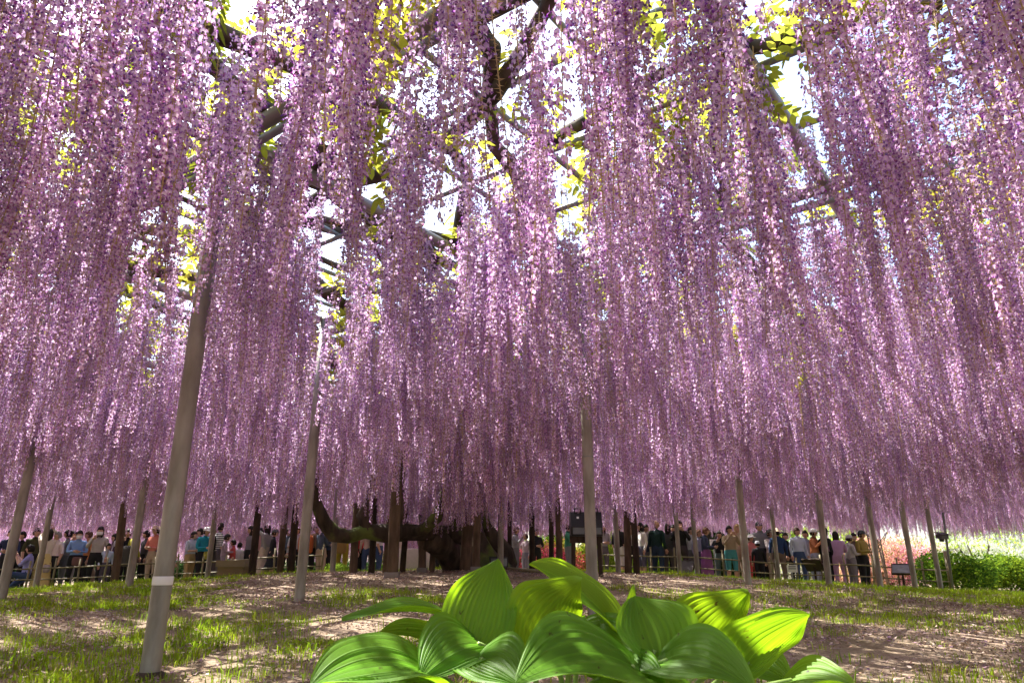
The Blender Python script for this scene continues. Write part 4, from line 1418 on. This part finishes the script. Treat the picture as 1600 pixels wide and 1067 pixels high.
# ------------------------------------------------------------------ gardens behind: bushes and trees
def leaf_cloud(n, lobes, size, pal, hang=0.0, seed=0):
    """many small leaf faces spread through a set of ellipsoid lobes"""
    r = np.random.default_rng(seed)
    lob = np.array(lobes)                      # cx cy cz rx ry rz
    w = lob[:, 3] * lob[:, 4] + lob[:, 3] * lob[:, 5]
    k = r.choice(len(lob), n, p=w / w.sum())
    dvec = r.normal(size=(n, 3)); dvec /= np.linalg.norm(dvec, axis=1, keepdims=True)
    rad = np.clip(r.normal(.92, .13, n), .35, 1.2)[:, None]
    bump = 1 + .16 * np.sin(dvec[:, :1] * 7 + k[:, None]) * np.sin(dvec[:, 1:2] * 8 + 2 * k[:, None])
    c = lob[k, :3] + dvec * lob[k, 3:6] * rad * bump
    c = c[c[:, 2] > .02]; n = len(c)
    a = r.normal(size=(n, 3)); a /= np.linalg.norm(a, axis=1, keepdims=True)
    b = np.cross(a, r.normal(size=(n, 3))); b /= np.linalg.norm(b, axis=1, keepdims=True)
    s = size * (0.6 + .8 * r.random((n, 1)))
    if hang:
        a = np.tile([[0, 0, 1.0]], (n, 1)) + r.normal(0, .15, (n, 3)); a *= hang
        b[:, 2] *= .2
    V = np.concatenate([c - a * s, c + b * s * .5, c + a * s, c - b * s * .5], 1).reshape(-1, 3)
    Fc = np.arange(4 * n).reshape(n, 4)
    pal = np.array(pal)
    col = pal[r.integers(0, len(pal), n)] * (0.7 + .6 * r.random((n, 1)))
    return V, Fc, np.clip(np.repeat(col, 4, 0), 0, .9)


def cloud_mesh(name, *a, **k):
    V, Fc, col = leaf_cloud(*a, **k)
    return mesh(name, V, Fc, False, [M_FOL], None, col)


def lobes_dome(n, R_, H, seed):
    r = np.random.default_rng(seed)
    out = [(0, 0, H * .42, R_ * .75, R_ * .75, H * .5)]
    for i in range(n):
        a = r.random() * 6.283; q = R_ * (.35 + .35 * r.random())
        out.append((q * math.cos(a), q * math.sin(a), H * (.3 + .4 * r.random()), R_ * .38, R_ * .38, H * .3))
    return out


def stem_mesh(h, r, n=3, spread=.5, seed=1, forks=5):
    q = random.Random(seed)
    m = MB()
    for i in range(n):
        a = q.uniform(0, 6.28)
        m.tube([(0, 0, -.1), (.1 * math.cos(a), .1 * math.sin(a), h * .3), (spread * .5 * math.cos(a), spread * .5 * math.sin(a), h * .65), (spread * math.cos(a), spread * math.sin(a), h)], [r, r * .8, r * .55, r * .2], 7)
        for j in range(forks):
            t = q.uniform(.35, .9); b = a + q.gauss(0, 1.0)
            p = Vector((spread * t * math.cos(a), spread * t * math.sin(a), h * t))
            m.tube([p, p + Vector((math.cos(b) * .25 * h * .5, math.sin(b) * .25 * h * .5, h * .16)), p + Vector((math.cos(b) * .4 * h * .5, math.sin(b) * .4 * h * .5, h * .3))], [r * .4, r * .25, r * .1], 5)
    return m


AZ = {
    'red': [(.62, .05, .10), (.70, .10, .16), (.66, .20, .20), (.10, .14, .03), (.72, .16, .22)],
    'pink': [(.64, .25, .29), (.66, .36, .37), (.60, .22, .26), (.14, .17, .03), (.64, .44, .36)],
    'orange': [(.60, .32, .20), (.56, .28, .23), (.52, .36, .16), (.62, .40, .32), (.18, .18, .04)],
    'yellow': [(.50, .42, .06), (.60, .46, .12), (.24, .28, .04), (.62, .34, .14)],
    'lime': [(.30, .40, .04), (.24, .34, .03), (.38, .46, .08), (.18, .26, .03)],
    'green': [(.08, .14, .015), (.13, .20, .015), (.20, .28, .02), (.06, .11, .015)],
    'dark': [(.02, .042, .012), (.035, .065, .018), (.05, .085, .02)],
}
BUSH = {}
for i, (k, pal) in enumerate(AZ.items()):
    BUSH[k] = cloud_mesh("foliage", 9500, lobes_dome(13, 1.0, 1.35, 40 + i), .034, pal, seed=90 + i)
BUSH['green'] = cloud_mesh("foliage", 7000, lobes_dome(26, 1.35, 1.6, 77), .055, AZ['green'], seed=5)
ST = stem_mesh(.9, .035, 4, .45, 3); STEM_ME = ST.me("stem", [M_BARK], True)


def bush(name, kind, u, d, s, sz, label, cat, group):
    if u > 1200: d, s, sz = d * 1.2, s * 1.2, sz * 1.16
    g = ground_pt(u, d)
    o = empty(name, g, rnd.uniform(0, 6.28)); o.scale = (s, s, sz)
    tag(o, label, cat, group)
    link("stem", STEM_ME, o)
    link("foliage", BUSH[kind], o)["kind"] = "stuff"
    return o


GA = "azaleas beyond the path"
bush("azalea_bush", 'red', 812, 27, .95, 1.0, "red azalea bush behind the grey jacket and white-topped child", "azalea", GA)
bush("azalea_bush", 'red', 852, 26.5, 1.15, 1.15, "largest crimson azalea bush seen between two dark props", "azalea", GA)
bush("azalea_bush", 'red', 884, 27.5, .9, 1.0, "crimson azalea bush beside the twin floodlight", "azalea", GA)
bush("azalea_bush", 'yellow', 826, 29.5, 1.3, 1.3, "yellow-orange azalea bush above the red ones", "azalea", GA)
bush("azalea_bush", 'yellow', 888, 29.5, 1.3, 1.4, "yellow azalea bush behind the twin floodlight", "azalea", GA)
bush("azalea_bush", 'orange', 1356, 26.5, 1.0, 1.15, "salmon azalea bush behind the olive yellow shirt", "azalea", GA)
bush("azalea_bush", 'orange', 1388, 25.5, 1.25, 1.42, "tallest salmon-orange azalea bush between steel posts", "azalea", GA)
bush("azalea_bush", 'pink', 1434, 24.8, 1.0, 1.18, "bright pink azalea bush behind the slate grey board", "azalea", GA)
bush("azalea_bush", 'orange', 1470, 24.6, .75, .85, "low peach azalea bush touching the green bush", "azalea", GA)
bush("azalea_bush", 'orange', 1335, 28, 1.0, 1.15, "far peach azalea bush behind the pale grey hood", "azalea", GA)
GB = "green shrubs beyond the path"
for u, d, s, sz, lab in ((1494, 19.8, .9, .72, "bright green leafy bush at the end of the bamboo fence"), (1548, 20.8, .95, .68, "broad low green bush next to the bush at the fence's end"), (1592, 21.2, .95, .62, "outermost green bush under the white wisteria")):
    bush("green_bush", 'green', u, d, s, sz, lab, "bush", GB)
for u, d, s, sz, lab in ((950, 29, 1.3, 1.6, "lime green shrub beside the banded steel post"), (1010, 30, 1.7, 1.75, "lime green shrub behind the white blouse"), (1048, 31, 1.5, 1.6, "lime shrub fringing the dark evergreens"),
                         (1252, 32, 1.7, 1.9, "lime green shrub behind the pale blue shirt"), (1318, 33, 1.8, 2.0, "tall lime shrub behind the lilac shirt"), (1530, 44, 3.0, 2.3, "yellow-green shrub rising behind the white wisteria"),
                         (640, 33, 1.2, 1.25, "small green shrub seen beneath the low bough"), (1282, 35, 1.8, 2.1, "lime shrub standing between two other lime shrubs")):
    bush("lime_shrub", 'lime' if u != 640 else 'green', u, d, s, sz, lab, "shrub", GB)
# clump of pale leaves at the foot of a post
bush("leafy_plant", 'lime', 533, 18.2, .42, .30, "low yellow-green leafy plant at the feet of the yellow raincoat", "plant", None)

# trees
def lobes_tree(R_, H, z0, n, seed):
    r = np.random.default_rng(seed)
    out = []
    for i in range(n):
        a = r.random() * 6.283; q = R_ * .62 * math.sqrt(r.random()); z = z0 + (H - z0) * r.random()
        k = R_ * (.30 + .16 * r.random()) * (1.1 - .45 * (z - z0) / (H - z0))
        out.append((q * math.cos(a), q * math.sin(a), z, k, k, k * .8))
    return out


TREE = {k: cloud_mesh("crown", 9000, lobes_tree(3.0, 7.0, .8, 22, 70 + i), .16, AZ[p], seed=20 + i) for i, (k, p) in enumerate((('dark', 'dark'), ('green', 'green')))}
TR_ST = stem_mesh(5.5, .2, 3, 1.2, 9); TRUNK_ME = TR_ST.me("trunk", [M_BARK], True)
for u, d, s, sz, k, lab in ((1070, 42, .72, .62, 'dark', "dark evergreen tree behind the visitor in black"), (1125, 40, .8, .62, 'dark', "dark evergreen tree behind the white square notice"),
                            (1190, 41, .8, .66, 'dark', "dark evergreen tree behind the tall grey jumper"), (1236, 44, .7, .6, 'dark', "dark evergreen tree partly behind the lime shrubs"),
                            (1165, 47, .9, .75, 'dark', "farther dark evergreen filling the gap between two others"),
                            (940, 52, 1.0, .66, 'green', "green tree far behind the lime shrubs"), (1010, 56, 1.1, .70, 'green', "second green tree far behind the lime shrubs"),
                            (650, 58, 1.0, .60, 'green', "far green tree seen under the low bough"), (780, 60, 1.1, .64, 'green', "far green tree behind the trunk"), (860, 58, 1.0, .62, 'green', "far green tree above the crimson azaleas"),
                            (1330, 58, .9, .58, 'green', "far green tree behind the tall lime shrub"), (1600, 62, 1.2, .62, 'green', "far green tree beyond the outermost white wisteria"), (1545, 66, 1.1, .6, 'green', "far green tree peeping over the white wisteria")):
    o = empty("evergreen_tree" if k == 'dark' else "broadleaf_tree", ground_pt(u, d), rnd.uniform(0, 6)); o.scale = (s, s, sz)
    tag(o, lab, "tree", "trees behind the gardens")
    link("trunk", TRUNK_ME, o); link("crown", TREE[k], o)

for i in range(13):  # shrub row added to block sunlit ground and keep it dark between the crowd's legs
    bush("dark_shrub", 'dark', 20 + i * 52, 38 + rnd.uniform(-.6, .6), 1.5, 1.1, "dark green shrub added to screen the bright ground behind the neighbouring lilac wisteria", "shrub", "added screen shrubs behind the neighbouring wisteria")

# thin bare trees against the sky gap
for u, d, hh, lab, sd_ in ((1366, 27.5, 3.3, "slender bare sapling beside the tallest azalea", 5), (1384, 28.5, 3.6, "slender bare sapling with spreading twigs above the azaleas", 8)):
    m = stem_mesh(hh, .05, 2, .5, sd_, 9)
    o = m.build("bare_sapling", M_POSTWOOD, None, True, loc=ground_pt(u, d))
    tag(o, lab, "sapling", "bare saplings by the azaleas")

# white wisteria trained as low domed trees
def white_crown(seed):
    q = np.random.default_rng(seed)
    lob = []
    for i in range(46):                                   # each lobe is a bunch of hanging white racemes
        a_ = q.random() * 6.283; r_ = 1.5 * math.sqrt(q.random()); k_ = .16 + .12 * q.random()
        lob.append((r_ * math.cos(a_), r_ * math.sin(a_), 1.95 - .45 * r_ - .75 * q.random() ** 1.3, k_, k_, k_ * 1.5))
    V1, F1, C1 = leaf_cloud(9000, lob, .035, [(.54, .54, .47), (.60, .59, .54), (.46, .48, .36), (.54, .54, .45)], hang=1.1, seed=seed)
    V2, F2, C2 = leaf_cloud(1200, [(a, b, c + .10, d * 1.2, e * 1.2, f * .9) for a, b, c, d, e, f in lob], .06, AZ['lime'], seed=seed + 1)
    return mesh("crown", np.concatenate([V1, V2]), np.concatenate([F1, F2 + len(V1)]), False, [M_FOL], None, np.concatenate([C1, C2]))


WC = [white_crown(300), white_crown(310)]
WT = stem_mesh(1.6, .06, 4, .8, 21, 4).me("trunk", [M_BARK], True)
for i, (u, d, s, sz, lab) in enumerate(((1530, 24.5, 1.0, .84, "white wisteria tree just behind the green bushes"), (1590, 25.5, 1.1, .88, "outermost white wisteria tree behind the outermost bush"),
                                        (1482, 28.5, 1.0, .96, "white wisteria tree behind the spotlight pole"), (1560, 30, 1.2, 1.04, "white wisteria tree in the second row above the bushes"),
                                        (1440, 33, 1.0, 1.0, "white wisteria tree behind the bright pink azalea"), (1515, 36, 1.3, 1.16, "far white wisteria tree rising over the front rows"), (1610, 34, 1.4, 1.16, "far white wisteria tree at the rows' outer end"),
                                        (1290, 29.5, 1.1, 1.02, "white wisteria tree behind the wide black hat"), (1262, 31, .9, .98, "white wisteria tree over the pale blue shirt"), (1000, 33, 1.0, .92, "pale wisteria tree among the lime shrubs"))):
    if u > 1200: d, s, sz = d * 1.18, s * 1.18, sz * 1.22
    o = empty("white_wisteria", ground_pt(u, d), rnd.uniform(0, 6)); o.scale = (s, s, sz)
    tag(o, lab, "wisteria", "white wisteria trees in the far garden")
    link("trunk", WT, o); link("crown", WC[i % 2], o)["kind"] = "stuff"

# ------------------------------------------------------------------ the neighbouring lilac wisteria behind the crowd
nb = empty("wisteria_tree", (-15, 33, 0))
tag(nb, "neighbouring lilac wisteria hanging low in the sun behind the crowd", "wisteria")
n = 3800
X = -36 + 36.5 * rng.random(n); Y = 28.6 + 8 * rng.random(n) ** 1.5 + .0 * X
Y = Y + 1.2 * np.sin(X * .7) * .5
ri = rng.choice(len(RAC), n, p=RAC_P)
ln = 1.25 + .55 * rng.random(n)
Zt = 2.95 - .25 * rng.random(n)
rs = ln / RAC_LEN[ri]
mm = scatter("raceme_mass", np.stack([X + 15, Y - 33, Zt], 1), np.stack([rng.normal(0, .03, n), rng.normal(0, .03, n), rng.random(n) * 6.28], 1),
             np.stack([rs * .95, rs * .95, rs], 1), ri, RAC_COL, nb)
mm["kind"] = "stuff"
for x in (-30, -19, -8):
    m = MB(); p = [Vector((x + 15 + .3 * math.sin(i * 1.3), .2 * math.cos(i), .5 * i - .1)) for i in range(7)]
    m.tube(p, [.2, .17, .15, .14, .13, .12, .1], 9); m.build("trunk", M_BARK, nb, True)
for k in range(8):
    y = -4 + k * 1.1
    m = MB(); m.tube([(-21, y, 2.98), (15.4, y, 2.98)], .03, 6); m.build("pole", M_POLE, nb)
nlx = -36 + 36.5 * rng.random(900); nly = 28.6 + 8 * rng.random(900)
leaf_layer("foliage", nb, nlx, nly, 3.0, (-15, 33, 0))

# ------------------------------------------------------------------ hosta in front
def hosta_mat():
    m, nt, out = mat_new("hosta_leaf")
    tc = nt.nodes.new("ShaderNodeTexCoord")
    at_ = nt.nodes.new("ShaderNodeAttribute"); at_.attribute_name = "tint"
    nz = nt.nodes.new("ShaderNodeTexNoise"); nz.inputs["Scale"].default_value = 7; nz.inputs["Detail"].default_value = 5
    nt.links.new(tc.outputs["Object"], nz.inputs["Vector"])
    hs = nt.nodes.new("ShaderNodeHueSaturation")
    mr = nt.nodes.new("ShaderNodeMapRange"); mr.inputs["To Min"].default_value = .8; mr.inputs["To Max"].default_value = 1.2
    nt.links.new(nz.outputs["Fac"], mr.inputs["Value"]); nt.links.new(mr.outputs[0], hs.inputs["Value"])
    nt.links.new(at_.outputs["Color"], hs.inputs["Color"])
    p = nt.nodes.new("ShaderNodeBsdfPrincipled"); p.inputs["Roughness"].default_value = .48; p.inputs["Specular IOR Level"].default_value = .3
    vo = nt.nodes.new("ShaderNodeTexNoise"); vo.inputs["Scale"].default_value = 38; vo.inputs["Detail"].default_value = 2
    nt.links.new(tc.outputs["Object"], vo.inputs["Vector"])
    br = nt.nodes.new("ShaderNodeMapRange"); br.inputs["From Min"].default_value = .70; br.inputs["From Max"].default_value = .76
    nt.links.new(vo.outputs["Fac"], br.inputs["Value"])
    sp = nt.nodes.new("ShaderNodeMix"); sp.data_type = 'RGBA'; sp.inputs["B"].default_value = (.07, .06, .02, 1)
    nt.links.new(br.outputs[0], sp.inputs["Factor"]); nt.links.new(hs.outputs[0], sp.inputs["A"])
    hs = sp
    hs_out = sp.outputs["Result"]
    nt.links.new(hs_out, p.inputs["Base Color"])
    t = nt.nodes.new("ShaderNodeBsdfTranslucent")
    mxc = nt.nodes.new("ShaderNodeMix"); mxc.data_type = 'RGBA'; mxc.blend_type = 'MULTIPLY'; mxc.inputs["Factor"].default_value = 1
    nt.links.new(hs_out, mxc.inputs["A"]); mxc.inputs["B"].default_value = (1.75, 1.6, .35, 1)
    nt.links.new(mxc.outputs["Result"], t.inputs["Color"])
    mx = nt.nodes.new("ShaderNodeMixShader"); mx.inputs[0].default_value = .55
    nt.links.new(p.outputs[0], mx.inputs[1]); nt.links.new(t.outputs[0], mx.inputs[2])
    b = nt.nodes.new("ShaderNodeBump"); b.inputs["Strength"].default_value = .12; b.inputs["Distance"].default_value = .004
    n2 = nt.nodes.new("ShaderNodeTexNoise"); n2.inputs["Scale"].default_value = 90
    nt.links.new(tc.outputs["Object"], n2.inputs["Vector"]); nt.links.new(n2.outputs["Fac"], b.inputs["Height"])
    nt.links.new(b.outputs[0], p.inputs["Normal"])
    nt.links.new(mx.outputs[0], out.inputs[0])
    return m


M_HOSTA = hosta_mat()
M_PETIOLE = plain("hosta_petiole", (.20, .30, .06), .5)
HC = ground_pt(880, 1.72)
hosta = empty("hosta_plant", HC)
tag(hosta, "large hosta plant with broad pleated yellow-green leaves in front of the mound", "plant")


def hosta_leaf(b, t, width, arch, roll, fold=.25, cup=0.0, wave=.06, tint=(.17, .32, .045), bend=(0, 0, 1), pleats=8, petiole=True, curl=0.0, side=None):
    """b, t: (pixel column, row, depth) of the blade's base and tip. arch lifts the midrib; roll turns the blade about it."""
    B, T = at(*b), at(*t)
    ch = T - B; L = ch.length
    ctrl = (B + T) / 2 + Vector(bend).normalized() * arch * L
    nu, nv = 48, 30
    width *= .88
    V, Cc = [], []
    sd0 = rnd.uniform(0, 6)
    side0 = ch.normalized().cross(Vector((0, 0, 1)))
    if side0.length < .2: side0 = Vector((1, 0, 0))
    if side is not None: side0 = Vector(side)
    side0.normalize()
    lob = .16
    for j in range(nv + 1):
        s = j / nv
        for i in range(nu + 1):
            uq = i / nu * 2 - 1; au = abs(uq)
            sl = s
            P_ = B * (1 - sl) ** 2 + ctrl * 2 * sl * (1 - sl) + T * sl ** 2
            tg = ((ctrl - B) * (1 - sl) + (T - ctrl) * sl).normalized()
            sidev = (side0 - tg * side0.dot(tg)).normalized()
            sidev = Matrix.Rotation(roll + curl * s * (1 if uq > 0 else .3), 3, tg) @ sidev
            nrm = sidev.cross(tg)
            w = width * .5 * ((s * .95 + .05) ** .6 * (1.0 - s * .95 - .02) ** 1.15) / .327
            if j == nv: w = .001
            if j == 0: w = width * .10
            back = -lob * L * (au ** 1.5) * (1 - s) ** 2.5
            pl = .5 - .5 * math.cos(2 * math.pi * pleats * au ** .9)
            env = min(1, w / (width * .35)) * (1 - au ** 6)
            z = (fold + .10) * au * w + cup * au * au * w - .0115 * pl * env * (width / .22)
            z += wave * width * au ** 2 * math.sin(s * 9 + sd0 + (1.7 if uq > 0 else 0)) * .8
            q = P_ + sidev * (uq * w) + nrm * z + tg * back
            V.append(q - HC)
            vein = 1 + .10 * (pl - .5)
            if au < .03: vein = 1.25
            Cc.append([c * vein for c in tint])
    Fc = [(j * (nu + 1) + i, j * (nu + 1) + i + 1, (j + 1) * (nu + 1) + i + 1, (j + 1) * (nu + 1) + i) for j in range(nv) for i in range(nu)]
    lf = link("leaf", mesh("leaf", V, Fc, True, [M_HOSTA], None, Cc), hosta)
    if petiole:
        tg0 = (ctrl - B).normalized()
        root = Vector((HC.x + (B.x - HC.x) * .25, HC.y + (B.y - HC.y) * .25, HC.z - .03))
        m = MB()
        pts = []
        c1 = B - tg0 * .12; c1.z = max(c1.z, HC.z + .1)
        for k in range(9):
            q = k / 8
            pts.append(root * (1 - q) ** 2 + (c1 * .6 + Vector((root.x, root.y, B.z)) * .4) * 2 * q * (1 - q) + (B + tg0 * .015) * q * q - HC)
        m.tube(pts, [.010 - .005 * k / 8 for k in range(9)], 7)
        m.build("petiole", M_PETIOLE, lf, True)
    return lf


G1 = (.17, .33, .03); G2 = (.135, .29, .028); G3 = (.20, .35, .03)
H = hosta_leaf
H((738, 1008, 1.60), (778, 872, 1.72), .20, .10, 0, .10, .1, .10, G1, (0, 1, 0), 8, side=(1, -.15, 0))              # tall upright leaf
H((708, 962, 1.80), (534, 968, 1.62), .15, .13, -.12, .12, .0, .05, G2, (0, 0, 1), 7)                      # flat shiny leaf reaching out
H((712, 1014, 1.72), (590, 990, 1.66), .17, .16, .35, .2, 0, .08, G3, (0, 0, 1), 7)
H((668, 1050, 1.44), (484, 1074, 1.26), .235, .24, -.35, .05, .0, .05, G2, (0, -.1, 1), 9)                  # big arching leaf
H((752, 1006, 1.58), (656, 1062, 1.38), .20, .20, -.45, .1, 0, .06, G2, (0, -.3, 1), 8)
H((772, 1022, 1.86), (786, 966, 2.02), .14, .1, PI * .15, .15, 0, .06, G2, (0, 0, 1), 7)
H((830, 1008, 1.60), (908, 908, 1.52), .185, .15, -.75, .2, .1, .10, G3, (-.6, 0, .8), 8)                  # glowing curled leaf
H((966, 985, 1.66), (826, 882, 1.58), .165, .16, -.80, .12, 0, .06, G3, (.35, 0, 1), 8)                     # long arching leaf
H((1026, 1026, 1.52), (992, 930, 1.62), .21, .08, 0, .5, .0, .06, G1, (0, .4, 1), 9, side=(1, .25, 0))              # folded V leaf
H((1084, 1014, 1.60), (1170, 924, 1.56), .18, .05, -PI * .28, .28, 0, .08, G3, (-.5, 0, 1), 8)
H((1166, 1042, 1.50), (1266, 960, 1.45), .17, .06, -PI * .22, .32, 0, .07, G1, (-.5, 0, 1), 8)
H((996, 1046, 1.42), (806, 1066, 1.24), .25, .27, -.5, .05, .0, .04, G2, (0, -.1, 1), 10)                 # big front leaf
H((905, 1000, 1.62), (1000, 1052, 1.48), .20, .20, .55, .12, 0, .06, G2, (0, -.2, 1), 8)
H((1034, 1034, 1.46), (1178, 1078, 1.30), .20, .24, .45, .10, 0, .05, G2, (0, 0, 1), 9)                     # pale shining leaf
H((1040, 1032, 1.66), (1068, 980, 1.74), .13, .08, PI * .3, .3, 0, .06, G1, (0, 0, 1), 7)
H((746, 1030, 1.46), (822, 1078, 1.34), .16, .2, .5, .12, 0, .05, G2, (0, -.2, 1), 8)
H((1228, 1066, 1.40), (1334, 1070, 1.30), .14, .16, .3, .15, 0, .05, G1, (0, 0, 1), 7)
H((1140, 1040, 1.66), (1240, 1070, 1.52), .16, .2, .5, .15, 0, .05, G2, (0, 0, 1), 7)
H((782, 1040, 1.72), (826, 1000, 1.66), .13, .12, .5, .2, 0, .06, G2, (0, 0, 1), 7)
H((905, 1012, 1.74), (914, 962, 1.80), .11, .06, PI * .4, .3, 0, .05, G2, (0, 0, 1), 6)
H((996, 948, 1.66), (991, 912, 1.66), .035, .0, PI * .5, .9, .3, .05, G3, (0, 0, 1), 3)                      # rolled young leaf
H((1108, 1040, 1.78), (1164, 982, 1.90), .17, .12, PI * .2, .2, 0, .06, G2, (0, 0, 1), 8)
H((930, 1062, 1.50), (1040, 1080, 1.36), .18, .2, .5, .1, 0, .05, G2, (0, 0, 1), 8)
H((690, 1080, 1.50), (600, 1112, 1.35), .18, .2, -.3, .1, 0, .05, G2, (0, 0, 1), 8)
H((1085, 1075, 1.55), (1010, 1090, 1.40), .16, .2, -.4, .1, 0, .05, G1, (0, 0, 1), 8)
H((860, 1010, 1.72), (800, 1030, 1.62), .15, .2, -.4, .1, 0, .05, G2, (0, 0, 1), 8)
